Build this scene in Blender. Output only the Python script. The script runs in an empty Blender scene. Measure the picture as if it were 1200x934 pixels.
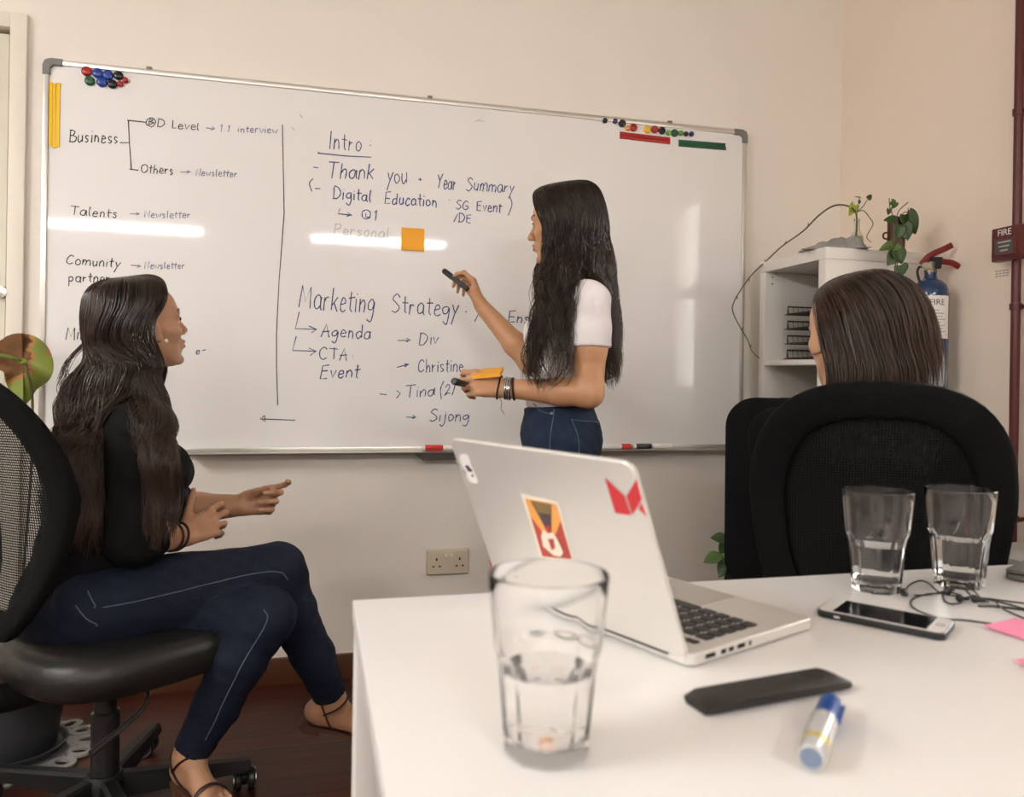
import bpy, bmesh, random
import numpy as np
from math import sin, cos, radians, pi, sqrt, atan2, exp
from mathutils import Vector, Matrix

sc = bpy.context.scene
COL = sc.collection
rng = random.Random(7)

# ------------------------------------------------------------------ camera
FPX, CX, CY, CAM_H = 914.0, 600.0, 441.0, 1.02
YAW, ROLL = radians(14.2), radians(0.9)
FWD = np.array([sin(YAW), cos(YAW), 0.0])
RGT = np.array([cos(YAW), -sin(YAW), 0.0])
UPZ = np.array([0, 0, 1.0])
CAM = np.array([0, 0, CAM_H])
cam_d = bpy.data.cameras.new('camera')
cam = bpy.data.objects.new('camera', cam_d)
COL.objects.link(cam)
cam_d.sensor_width = 36.0
cam_d.lens = FPX / 1200 * 36
cam_d.shift_y = (CY - 467.0) / 1200
cam_d.clip_start = 0.02
ax = RGT * cos(ROLL) + UPZ * sin(ROLL)
ay = -RGT * sin(ROLL) + UPZ * cos(ROLL)
az = -FWD
cam.matrix_world = Matrix(((ax[0], ay[0], az[0], CAM[0]), (ax[1], ay[1], az[1], CAM[1]),
                           (ax[2], ay[2], az[2], CAM[2]), (0, 0, 0, 1)))
cam_d.dof.use_dof = True
cam_d.dof.focus_distance = 2.15
cam_d.dof.aperture_fstop = 5.0
sc.camera = cam

# ------------------------------------------------------------------ exposure and sky
sc.view_settings.view_transform = 'Standard'
sc.view_settings.look = 'None'
sc.view_settings.gamma = 1.0
sc.view_settings.use_curve_mapping = False
sc.view_settings.exposure = 0.0
world = bpy.data.worlds.new('daylight')
sc.world = world
world.use_nodes = True
wb = world.node_tree.nodes['Background']
wb.inputs['Color'].default_value = (1.0, 0.97, 0.93, 1)
wb.inputs['Strength'].default_value = 27.0
LAMP_STRENGTH = 111.0
LAMP_COLOR = (1.0, 0.985, 0.975)
sc.cycles.max_bounces = 14
sc.cycles.diffuse_bounces = 6
sc.cycles.transmission_bounces = 12
sc.cycles.transparent_max_bounces = 16
sc.cycles.sample_clamp_indirect = 10.0


# ------------------------------------------------------------------ pixel helpers (where the photo puts a point)
def ray(u, v):
    dx, dy = u - CX, v - CY
    lat = dx * cos(ROLL) + dy * sin(ROLL)
    dn = -dx * sin(ROLL) + dy * cos(ROLL)
    return FWD + RGT * lat / FPX - UPZ * dn / FPX


def at(u, v, depth):
    return CAM + depth * ray(u, v)


def on_y(u, v, y):
    d = ray(u, v)
    return CAM + d * (y / d[1])


def on_x(u, v, x):
    d = ray(u, v)
    return CAM + d * (x / d[0])


def on_z(u, v, z):
    d = ray(u, v)
    return CAM + d * ((z - CAM_H) / d[2])


def nrm(v):
    v = np.asarray(v, float)
    return v / (np.linalg.norm(v) + 1e-12)


# ------------------------------------------------------------------ materials
def mat(name, color, rough=0.5, metal=0.0, spec=0.5, coat=0.0, coat_rough=0.05, trans=0.0, ior=1.45,
        noise=0.0, nscale=20.0, bump=0.0, bscale=60.0, emit=None, estr=0.0, sss=0.0, stretch=None):
    m = bpy.data.materials.new(name)
    m.use_nodes = True
    nt = m.node_tree
    b = nt.nodes['Principled BSDF']
    b.inputs['Base Color'].default_value = (*color, 1)
    b.inputs['Roughness'].default_value = rough
    b.inputs['Metallic'].default_value = metal
    b.inputs['Specular IOR Level'].default_value = spec
    b.inputs['Coat Weight'].default_value = coat
    b.inputs['Coat Roughness'].default_value = coat_rough
    b.inputs['Transmission Weight'].default_value = trans
    b.inputs['IOR'].default_value = ior
    if sss:
        b.inputs['Subsurface Weight'].default_value = sss
        b.inputs['Subsurface Radius'].default_value = (0.012, 0.005, 0.003)
        b.inputs['Subsurface Scale'].default_value = 0.6
    if emit:
        b.inputs['Emission Color'].default_value = (*emit, 1)
        b.inputs['Emission Strength'].default_value = estr
    tc = nt.nodes.new('ShaderNodeTexCoord')
    mp = nt.nodes.new('ShaderNodeMapping')
    nt.links.new(tc.outputs['Object'], mp.inputs['Vector'])
    if stretch:
        mp.inputs['Scale'].default_value = stretch
    if noise:
        n = nt.nodes.new('ShaderNodeTexNoise')
        n.inputs['Scale'].default_value = nscale
        n.inputs['Detail'].default_value = 6
        nt.links.new(mp.outputs['Vector'], n.inputs['Vector'])
        mx = nt.nodes.new('ShaderNodeMix')
        mx.data_type = 'RGBA'
        lo = tuple(c * (1 - noise) for c in color)
        hi = tuple(min(1, c * (1 + noise)) for c in color)
        mx.inputs['A'].default_value = (*lo, 1)
        mx.inputs['B'].default_value = (*hi, 1)
        nt.links.new(n.outputs['Fac'], mx.inputs['Factor'])
        nt.links.new(mx.outputs['Result'], b.inputs['Base Color'])
    if bump:
        n2 = nt.nodes.new('ShaderNodeTexNoise')
        n2.inputs['Scale'].default_value = bscale
        n2.inputs['Detail'].default_value = 5
        nt.links.new(mp.outputs['Vector'], n2.inputs['Vector'])
        bp = nt.nodes.new('ShaderNodeBump')
        bp.inputs['Strength'].default_value = bump
        bp.inputs['Distance'].default_value = 0.004
        nt.links.new(n2.outputs['Fac'], bp.inputs['Height'])
        nt.links.new(bp.outputs['Normal'], b.inputs['Normal'])
    return m


# ------------------------------------------------------------------ object helpers
def tag(o, label=None, cat=None, group=None, kind=None):
    if label:
        o['label'] = label
    if cat:
        o['category'] = cat
    if group:
        o['group'] = group
    if kind:
        o['kind'] = kind
    return o


def thing(name, label, cat, loc=(0, 0, 0), rz=0.0, group=None):
    o = bpy.data.objects.new(name, None)
    o.empty_display_size = 0.05
    COL.objects.link(o)
    o.location = [float(c) for c in loc]
    o.rotation_euler = (0, 0, rz)
    return tag(o, label, cat, group)


def world_of(o):
    m = o.matrix_basis.copy()
    return world_of(o.parent) @ m if o.parent else m


def link_mesh(name, V, Fc, material, parent=None, smooth=True, sharp=40, world=True, mats=None, mat_idx=None,
              colors=None):
    """V in world coordinates (world=True) or in the parent's own frame."""
    V = np.asarray(V, float).reshape(-1, 3)
    me = bpy.data.meshes.new(name)
    o = bpy.data.objects.new(name, me)
    COL.objects.link(o)
    if parent is not None:
        o.parent = parent
        if world:
            inv = np.array(world_of(parent).inverted())
            V = V @ inv[:3, :3].T + inv[:3, 3]
    else:
        c = (V.min(0) + V.max(0)) / 2
        c[2] = V[:, 2].min()
        o.location = c.tolist()
        V = V - c
    if isinstance(Fc, np.ndarray):
        n, k = Fc.shape
        me.vertices.add(len(V))
        me.vertices.foreach_set('co', V.astype(np.float32).ravel())
        me.loops.add(n * k)
        me.loops.foreach_set('vertex_index', Fc.astype(np.int32).ravel())
        me.polygons.add(n)
        me.polygons.foreach_set('loop_start', np.arange(0, n * k, k, dtype=np.int32))
        me.polygons.foreach_set('loop_total', np.full(n, k, np.int32))
        me.update(calc_edges=True)
    else:
        me.from_pydata(V.tolist(), [], Fc)
        me.update()
    for m in (mats or [material]):
        me.materials.append(m)
    if mat_idx is not None:
        me.polygons.foreach_set('material_index', np.asarray(mat_idx, np.int32))
    me.polygons.foreach_set('use_smooth', np.full(len(me.polygons), bool(smooth)))
    if smooth and sharp:
        me.set_sharp_from_angle(angle=radians(sharp))
    if colors is not None:
        a = me.color_attributes.new('tone', 'FLOAT_COLOR', 'POINT')
        buf = np.ones((len(V), 4), np.float32)
        buf[:, :3] = np.asarray(colors, np.float32).reshape(-1, 1) if np.ndim(colors) == 1 else colors
        a.data.foreach_set('color', buf.ravel())
    return o


def basis(zdir, hint=(0, 0, 1)):
    z = nrm(zdir)
    h = np.asarray(hint, float)
    if abs(np.dot(z, nrm(h))) > 0.95:
        h = np.array([1.0, 0, 0])
    x = nrm(np.cross(h, z))
    y = np.cross(z, x)
    return x, y, z


def spline(pts, n=8, closed=False):
    P = np.asarray(pts, float)
    if len(P) < 3:
        return P
    out = []
    N = len(P)
    rngk = range(N if closed else N - 1)
    for i in rngk:
        if closed:
            p0, p1, p2, p3 = P[(i - 1) % N], P[i], P[(i + 1) % N], P[(i + 2) % N]
        else:
            p1, p2 = P[i], P[i + 1]
            p0 = P[i - 1] if i > 0 else 2 * p1 - p2
            p3 = P[i + 2] if i + 2 < N else 2 * p2 - p1
        for k in range(n):
            t = k / n
            out.append(0.5 * ((2 * p1) + (-p0 + p2) * t + (2 * p0 - 5 * p1 + 4 * p2 - p3) * t * t
                              + (-p0 + 3 * p1 - 3 * p2 + p3) * t ** 3))
    if not closed:
        out.append(P[-1])
    return np.array(out)


class MB:
    """collects shapes, then links them as ONE mesh object"""

    def __init__(s, M=None):
        s.V, s.F = [], []
        s.M = M

    def add(s, V, Fc):
        o = len(s.V)
        for p in V:
            s.V.append([float(c) for c in p])
        for f in Fc:
            s.F.append([i + o for i in f])
        return s

    def bm(s, bm, M=None):
        bm.verts.ensure_lookup_table()
        V = [(M @ v.co if M else v.co) for v in bm.verts]
        bm.verts.index_update()
        s.add(V, [[v.index for v in f.verts] for f in bm.faces])
        bm.free()
        return s

    def box(s, lo, hi, bevel=0.0, seg=2, M=None):
        lo, hi = np.asarray(lo, float), np.asarray(hi, float)
        lo, hi = np.minimum(lo, hi), np.maximum(lo, hi)
        b = bmesh.new()
        bmesh.ops.create_cube(b, size=1)
        for v in b.verts:
            for k in range(3):
                v.co[k] = (lo[k] + hi[k]) / 2 + v.co[k] * (hi[k] - lo[k])
        if bevel:
            bmesh.ops.bevel(b, geom=b.edges[:], offset=min(bevel, min(hi - lo) * 0.49), segments=seg, profile=0.6,
                            affect='EDGES')
        return s.bm(b, M)

    def ring_loft(s, rings, closed_ring=True, caps=True):
        n = len(rings[0])
        V = [p for R in rings for p in R]
        Fc = []
        for i in range(len(rings) - 1):
            for j in range(n if closed_ring else n - 1):
                a, b = i * n + j, i * n + (j + 1) % n
                Fc.append([a, b, b + n, a + n])
        if caps and closed_ring:
            Fc.append(list(range(n))[::-1])
            Fc.append([(len(rings) - 1) * n + j for j in range(n)])
        return s.add(V, Fc)

    def tube(s, pts, r, seg=10, closed=False, caps=True, flat=None, hint=(0, 0, 1)):
        P = np.asarray(pts, float)
        N = len(P)
        R = np.full(N, r, float) if np.isscalar(r) else np.asarray(r, float)
        if len(R) != N:
            R = np.interp(np.linspace(0, 1, N), np.linspace(0, 1, len(R)), R)
        T = np.zeros_like(P)
        for i in range(N):
            a = P[(i - 1) % N] if (closed or i > 0) else P[i]
            b = P[(i + 1) % N] if (closed or i < N - 1) else P[i]
            T[i] = nrm(b - a)
        x, y, _ = basis(T[0], hint)
        rings = []
        for i in range(N):
            x = nrm(x - T[i] * np.dot(x, T[i]))
            y = np.cross(T[i], x)
            fx, fy = (1, 1) if flat is None else flat
            rings.append([P[i] + R[i] * (fx * cos(a) * x + fy * sin(a) * y) for a in
                          np.linspace(0, 2 * pi, seg, endpoint=False)])
        if closed:
            rings.append(rings[0])
            return s.ring_loft(rings, True, False)
        return s.ring_loft(rings, True, caps)

    def cyl(s, a, b, r1, r2=None, seg=24):
        return s.tube([a, b], [r1, r1 if r2 is None else r2], seg)

    def lathe(s, prof, c=(0, 0, 0), seg=40, axis=None, caps=False):
        """prof: (r, h) pairs around axis (default z) at c"""
        x, y, z = (np.array([1, 0, 0.]), np.array([0, 1, 0.]), np.array([0, 0, 1.])) if axis is None else basis(axis)
        c = np.asarray(c, float)
        rings = []
        for r, h in prof:
            rings.append([c + z * h + r * (cos(a) * x + sin(a) * y) for a in np.linspace(0, 2 * pi, seg, endpoint=False)])
        return s.ring_loft(rings, True, caps)

    def ball(s, c, r, seg=16, rings=10, R=None, axis=None):
        c = np.asarray(c, float)
        r3 = np.array([r, r, r], float) if np.isscalar(r) else np.asarray(r, float)
        Rm = np.eye(3) if R is None else np.asarray(R, float)
        rr = []
        for i in range(rings + 1):
            ph = pi * i / rings
            q = max(sin(ph), 1e-3)
            rr.append([c + Rm @ (r3 * np.array([q * cos(a), q * sin(a), -cos(ph)])) for a in
                       np.linspace(0, 2 * pi, seg, endpoint=False)])
        return s.ring_loft(rr, True, True)

    def prism(s, outline, o, ex, ey, ez, h0, h1):
        """outline (x, y) polygon in plane o + x ex + y ey, extruded along ez from h0 to h1"""
        o, ex, ey, ez = [np.asarray(q, float) for q in (o, ex, ey, ez)]
        A = [o + x * ex + y * ey + h0 * ez for x, y in outline]
        B = [o + x * ex + y * ey + h1 * ez for x, y in outline]
        return s.ring_loft([A, B])

    def build(s, name, material, parent=None, smooth=True, sharp=40, world=True, bevel=0.0, subsurf=0, mats=None):
        o = link_mesh(name, s.V, s.F, material, parent, smooth, sharp, world, mats)
        me = o.data
        b = bmesh.new()
        b.from_mesh(me)
        bmesh.ops.recalc_face_normals(b, faces=b.faces[:])
        b.to_mesh(me)
        b.free()
        if smooth and sharp:
            me.set_sharp_from_angle(angle=radians(sharp))
        if bevel:
            m = o.modifiers.new('bevel', 'BEVEL')
            m.width = bevel
            m.segments = 2
            m.limit_method = 'ANGLE'
        if subsurf:
            m = o.modifiers.new('subsurf', 'SUBSURF')
            m.levels = m.render_levels = subsurf
        return o


def rrect(w, h, r, n=6):
    """rounded rectangle outline centred on 0"""
    out = []
    for cx_, cy_, a0 in ((w / 2 - r, h / 2 - r, 0), (-w / 2 + r, h / 2 - r, 90), (-w / 2 + r, -h / 2 + r, 180),
                         (w / 2 - r, -h / 2 + r, 270)):
        for k in range(n + 1):
            a = radians(a0 + 90 * k / n)
            out.append((cx_ + r * cos(a), cy_ + r * sin(a)))
    return out


def text_mesh(name, body, size, o, ex, ey, material, parent, extrude=0.0003, align='CENTER'):
    cu = bpy.data.curves.new(name, 'FONT')
    cu.body = body
    cu.size = size
    cu.align_x = align
    cu.align_y = 'CENTER'
    cu.extrude = extrude
    tmp = bpy.data.objects.new(name, cu)
    COL.objects.link(tmp)
    dg = bpy.context.evaluated_depsgraph_get()
    me = bpy.data.meshes.new_from_object(tmp.evaluated_get(dg))
    V = np.array([v.co[:] for v in me.vertices])
    Fc = [list(p.vertices) for p in me.polygons]
    bpy.data.objects.remove(tmp)
    bpy.data.meshes.remove(me)
    ex, ey = nrm(ex), nrm(ey)
    ez = np.cross(ex, ey)
    W = np.asarray(o, float) + V[:, :1] * ex + V[:, 1:2] * ey + V[:, 2:3] * ez
    return link_mesh(name, W, Fc, material, parent, smooth=False)

# ================================================================== the setting
D = 2.67          # back wall
XR = 2.0          # right wall
XL, YF, CEIL = -3.1, -3.7, 2.8
m_wall = mat('wall paint', (0.80, 0.75, 0.68), 0.85, noise=0.03, nscale=3, bump=0.12, bscale=90)
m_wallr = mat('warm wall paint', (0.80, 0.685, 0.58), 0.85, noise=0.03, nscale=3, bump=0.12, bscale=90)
m_ceil = mat('ceiling paint', (0.80, 0.77, 0.72), 0.9, bump=0.05)
m_door = mat('cream door paint', (0.70, 0.66, 0.56), 0.45, noise=0.03)
m_trim = mat('cream trim paint', (0.74, 0.69, 0.60), 0.45)
m_blocker = mat('dark light blocker', (0.05, 0.04, 0.03), 0.8)
m_wframe = mat('white window frame', (0.8, 0.8, 0.78), 0.4)


def struct(o):
    o['kind'] = 'structure'
    return o


# floor: reddish brown planks running along the back wall
m_floor = bpy.data.materials.new('red brown floorboards')
m_floor.use_nodes = True
nt = m_floor.node_tree
b = nt.nodes['Principled BSDF']
tc = nt.nodes.new('ShaderNodeTexCoord')
br = nt.nodes.new('ShaderNodeTexBrick')
br.inputs['Scale'].default_value = 1.0
br.inputs['Brick Width'].default_value = 1.6
br.inputs['Row Height'].default_value = 0.085
br.inputs['Mortar Size'].default_value = 0.0022
br.inputs['Color1'].default_value = (0.075, 0.020, 0.010, 1)
br.inputs['Color2'].default_value = (0.050, 0.015, 0.008, 1)
br.inputs['Mortar'].default_value = (0.008, 0.004, 0.003, 1)
nt.links.new(tc.outputs['Object'], br.inputs['Vector'])
mp = nt.nodes.new('ShaderNodeMapping')
mp.inputs['Scale'].default_value = (1.5, 22, 1)
nz = nt.nodes.new('ShaderNodeTexNoise')
nz.inputs['Scale'].default_value = 3
nz.inputs['Detail'].default_value = 8
nt.links.new(tc.outputs['Object'], mp.inputs['Vector'])
nt.links.new(mp.outputs['Vector'], nz.inputs['Vector'])
mx = nt.nodes.new('ShaderNodeMix')
mx.data_type = 'RGBA'
mx.blend_type = 'MULTIPLY'
mx.inputs['Factor'].default_value = 0.7
rp = nt.nodes.new('ShaderNodeValToRGB')
rp.color_ramp.elements[0].position = 0.3
rp.color_ramp.elements[0].color = (0.55, 0.5, 0.5, 1)
rp.color_ramp.elements[1].position = 0.75
rp.color_ramp.elements[1].color = (1.3, 1.25, 1.2, 1)
nt.links.new(nz.outputs['Fac'], rp.inputs['Fac'])
nt.links.new(br.outputs['Color'], mx.inputs['A'])
nt.links.new(rp.outputs['Color'], mx.inputs['B'])
nt.links.new(mx.outputs['Result'], b.inputs['Base Color'])
b.inputs['Roughness'].default_value = 0.42
b.inputs['Specular IOR Level'].default_value = 0.3

struct(MB().box((XL, YF, -0.1), (XR, D, 0)).build('floor', m_floor, smooth=False))
struct(MB().box((XL, YF, CEIL), (XR, D, CEIL + 0.1)).build('ceiling', m_ceil, smooth=False))
DX0, DX1, DH = -1.76, -0.905, 2.05     # door opening in the back wall
w = MB()
w.box((DX1, D, -0.1), (XR + 0.12, D + 0.12, CEIL + 0.1))
w.box((XL - 0.12, D, -0.1), (DX0, D + 0.12, CEIL + 0.1))
w.box((DX0, D, DH), (DX1, D + 0.12, CEIL + 0.1))
struct(w.build('wall_back', m_wall, smooth=False))
WY0, WY1, WZ0, WZ1 = 1.08, 1.46, 0.95, 2.03
w = MB()
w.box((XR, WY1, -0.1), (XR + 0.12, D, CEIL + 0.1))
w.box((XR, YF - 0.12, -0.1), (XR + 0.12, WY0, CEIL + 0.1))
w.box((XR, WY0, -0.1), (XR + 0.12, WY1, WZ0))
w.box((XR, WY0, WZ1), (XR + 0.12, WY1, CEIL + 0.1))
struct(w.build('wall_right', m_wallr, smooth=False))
struct(MB().box((XL - 0.12, YF - 0.12, -0.1), (XL, D, CEIL + 0.1)).build('wall_left', m_wall, smooth=False))
struct(MB().box((XL, YF - 0.12, -0.1), (XR, YF, CEIL + 0.1)).build('wall_front', m_wall, smooth=False))

m_base = mat('brown skirting varnish', (0.085, 0.030, 0.012), 0.35, noise=0.25, nscale=6, stretch=(1, 8, 8))
o = MB().box((DX1 + 0.05, D - 0.018, 0), (XR - 0.018, D, 0.085), 0.004).build('baseboard_back', m_base)
struct(o)
struct(MB().box((XR - 0.018, YF, 0), (XR, D, 0.085), 0.004).build('baseboard_right', m_base))
struct(MB().box((XL, YF, 0), (XL + 0.018, D, 0.085), 0.004).build('baseboard_left', m_base))

# door with frame
dr = struct(MB().box((DX0 + 0.012, D + 0.012, 0.006), (DX1 - 0.012, D + 0.052, DH - 0.012), 0.002).build('door_1', m_door))
t = MB()
t.box((DX1 - 0.001, D - 0.018, 0), (DX1 + 0.045, D, DH + 0.045), 0.004)
t.box((DX0 - 0.045, D - 0.018, 0), (DX0 + 0.001, D, DH + 0.045), 0.004)
t.box((DX0, D - 0.018, DH - 0.001), (DX1, D, DH + 0.045), 0.004)
t.build('door_frame', m_trim, dr)
MB().box((DX0 - 0.05, D + 0.06, -0.05), (DX1 + 0.05, D + 0.115, DH + 0.05)).build('door_light_blocker', m_blocker, dr, smooth=False)  # unseen dark panel added behind the door to stop sky light leaking round it
MB().box((DX0 + 0.1, D + 0.008, 0.2), (DX1 - 0.1, D + 0.02, 0.95), 0.01).build('lower_panel', m_door, dr)
MB().box((DX0 + 0.1, D + 0.008, 1.1), (DX1 - 0.1, D + 0.02, 1.9), 0.01).build('upper_panel', m_door, dr)
m_chrome = mat('brushed metal', (0.55, 0.53, 0.48), 0.28, metal=1.0)
k = on_y(3, 343, D)
kb = MB()
kb.lathe([(0.001, -0.016), (0.018, -0.014), (0.019, 0.0), (0.012, 0.004), (0.012, 0.02), (0.001, 0.02)],
         (k[0], D - 0.006, k[2]), 24, axis=(0, 1, 0))
kb.build('door_knob', m_chrome, dr)

# tall narrow window in the right wall (seen only as a reflection on the whiteboard)
m_glass = mat('clear glass', (1, 1, 1), 0.0, trans=1.0, ior=1.36)
wn = MB()
fx0, fx1 = XR + 0.02, XR + 0.07
wn.box((fx0, WY0, WZ0), (fx1, WY0 + 0.035, WZ1))
wn.box((fx0, WY1 - 0.035, WZ0), (fx1, WY1, WZ1))
wn.box((fx0, WY0, WZ0), (fx1, WY1, WZ0 + 0.035))
wn.box((fx0, WY0, WZ1 - 0.035), (fx1, WY1, WZ1))
wn.box((fx0, WY0, 1.47), (fx1, WY1, 1.53))
wo = struct(wn.build('window_1', m_wframe, smooth=False))
MB().box((XR + 0.042, WY0 + 0.02, WZ0 + 0.02), (XR + 0.046, WY1 - 0.02, WZ1 - 0.02)).build('window_pane', m_glass, wo, smooth=False)

# hanging fluorescent lights (they mirror in the whiteboard)
m_lamp = mat('lamp diffuser', (0.9, 0.9, 0.88), 0.4, emit=LAMP_COLOR, estr=LAMP_STRENGTH)
m_house = mat('white lamp housing', (0.75, 0.75, 0.73), 0.4)


m_lampl = mat('bright lamp diffuser', (0.9, 0.9, 0.88), 0.4, emit=LAMP_COLOR, estr=LAMP_STRENGTH * 1.5)


def ceiling_light(cx_, cy_, z, rz, label, m_=m_lamp):
    t = thing('ceiling_light', label, 'ceiling light', (cx_, cy_, z), rz, 'hanging fluorescent lights')
    MB().box((-0.62, -0.042, -0.04), (0.62, 0.042, 0.0), 0.012).build('diffuser', m_, t, world=False)
    MB().box((-0.64, -0.056, 0.0), (0.64, 0.056, 0.035), 0.004).build('housing', m_house, t, world=False)
    for sx in (-0.5, 0.5):
        MB().cyl((sx, 0, 0.035), (sx, 0, CEIL - z), 0.004, seg=8).build('hanger', m_chrome, t, world=False)
    return t


ceiling_light(-1.63, -2.20, 2.30, 0, 'white hanging strip light behind the camera, nearer the left wall')
ceiling_light(0.58, -2.20, 2.30, 0, 'white hanging strip light behind the camera, nearer the right wall')
ceiling_light(-2.45, 0.45, 2.40, pi / 2, 'white hanging strip light along the left wall beside the seated woman', m_lampl)

# ================================================================== whiteboard
BY = 2.650                      # writing surface
BX0, BX1, BZ0, BZ1 = -0.812, 1.572, 0.762, 1.963
m_board = mat('white enamel board', (0.79, 0.775, 0.76), 0.5, spec=0.5, coat=0.5, coat_rough=0.05)
m_alu = mat('aluminium rail', (0.62, 0.60, 0.56), 0.35, metal=0.85)
m_corner = mat('grey plastic corner', (0.17, 0.165, 0.15), 0.5)
wbo = thing('whiteboard', 'large wall mounted whiteboard covered in handwriting with aluminium frame', 'whiteboard',
            ((BX0 + BX1) / 2, D, BZ0))
MB().box((BX0 + 0.006, BY, BZ0 + 0.006), (BX1 - 0.006, D - 0.002, BZ1 - 0.006)).build('writing_surface', m_board, wbo, smooth=False)
fy = BY - 0.007
MB().box((BX0 + 0.02, fy, BZ1 - 0.017), (BX1 - 0.02, D - 0.002, BZ1), 0.004).build('top_rail', m_alu, wbo)
MB().box((BX0 + 0.02, fy, BZ0), (BX1 - 0.02, D - 0.002, BZ0 + 0.015), 0.004).build('bottom_rail', m_alu, wbo)
MB().box((BX0, fy, BZ0 + 0.02), (BX0 + 0.016, D - 0.002, BZ1 - 0.02), 0.004).build('side_rail', m_alu, wbo)
MB().box((BX1 - 0.016, fy, BZ0 + 0.02), (BX1, D - 0.002, BZ1 - 0.02), 0.004).build('side_rail', m_alu, wbo)
for sx, sz in ((0, 1), (1, 1), (0, 0), (1, 0)):
    X = BX0 - 0.002 if sx == 0 else BX1 + 0.002
    Zc = BZ1 + 0.002 if sz else BZ0 - 0.002
    dx, dz = (1 if sx == 0 else -1), (-1 if sz else 1)
    pts = [(0, 0.05), (0, 0.022), (0.006, 0.006), (0.022, 0), (0.055, 0), (0.055, 0.021), (0.03, 0.021), (0.021, 0.03), (0.021, 0.05)]
    MB().prism(pts, (X, fy - 0.002, Zc), (dx, 0, 0), (0, 0, dz), (0, 1, 0), 0, 0.026).build('corner_cap', m_corner, wbo, smooth=False, bevel=0.002)
# narrow pen tray along the bottom
tr = MB()
tr.prism([(0, 0.0), (-0.045, -0.004), (-0.05, 0.003), (-0.046, 0.004), (-0.043, 0.0), (-0.002, 0.004), (0, 0.004)],
         (BX0 + 0.42, fy, BZ0 - 0.003), (0, 1, 0), (0, 0, 1), (1, 0, 0), 0, BX1 - BX0 - 0.47)
tr.build('pen_tray', m_alu, wbo, smooth=False)
for u, v in ((175, 79), (504, 110), (785, 141)):
    p = on_y(u, v, BY)
    MB().box((p[0] - 0.008, fy, BZ1 - 0.004), (p[0] + 0.008, D - 0.001, BZ1 + 0.008), 0.003).build('mounting_clip', m_corner, wbo)

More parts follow.
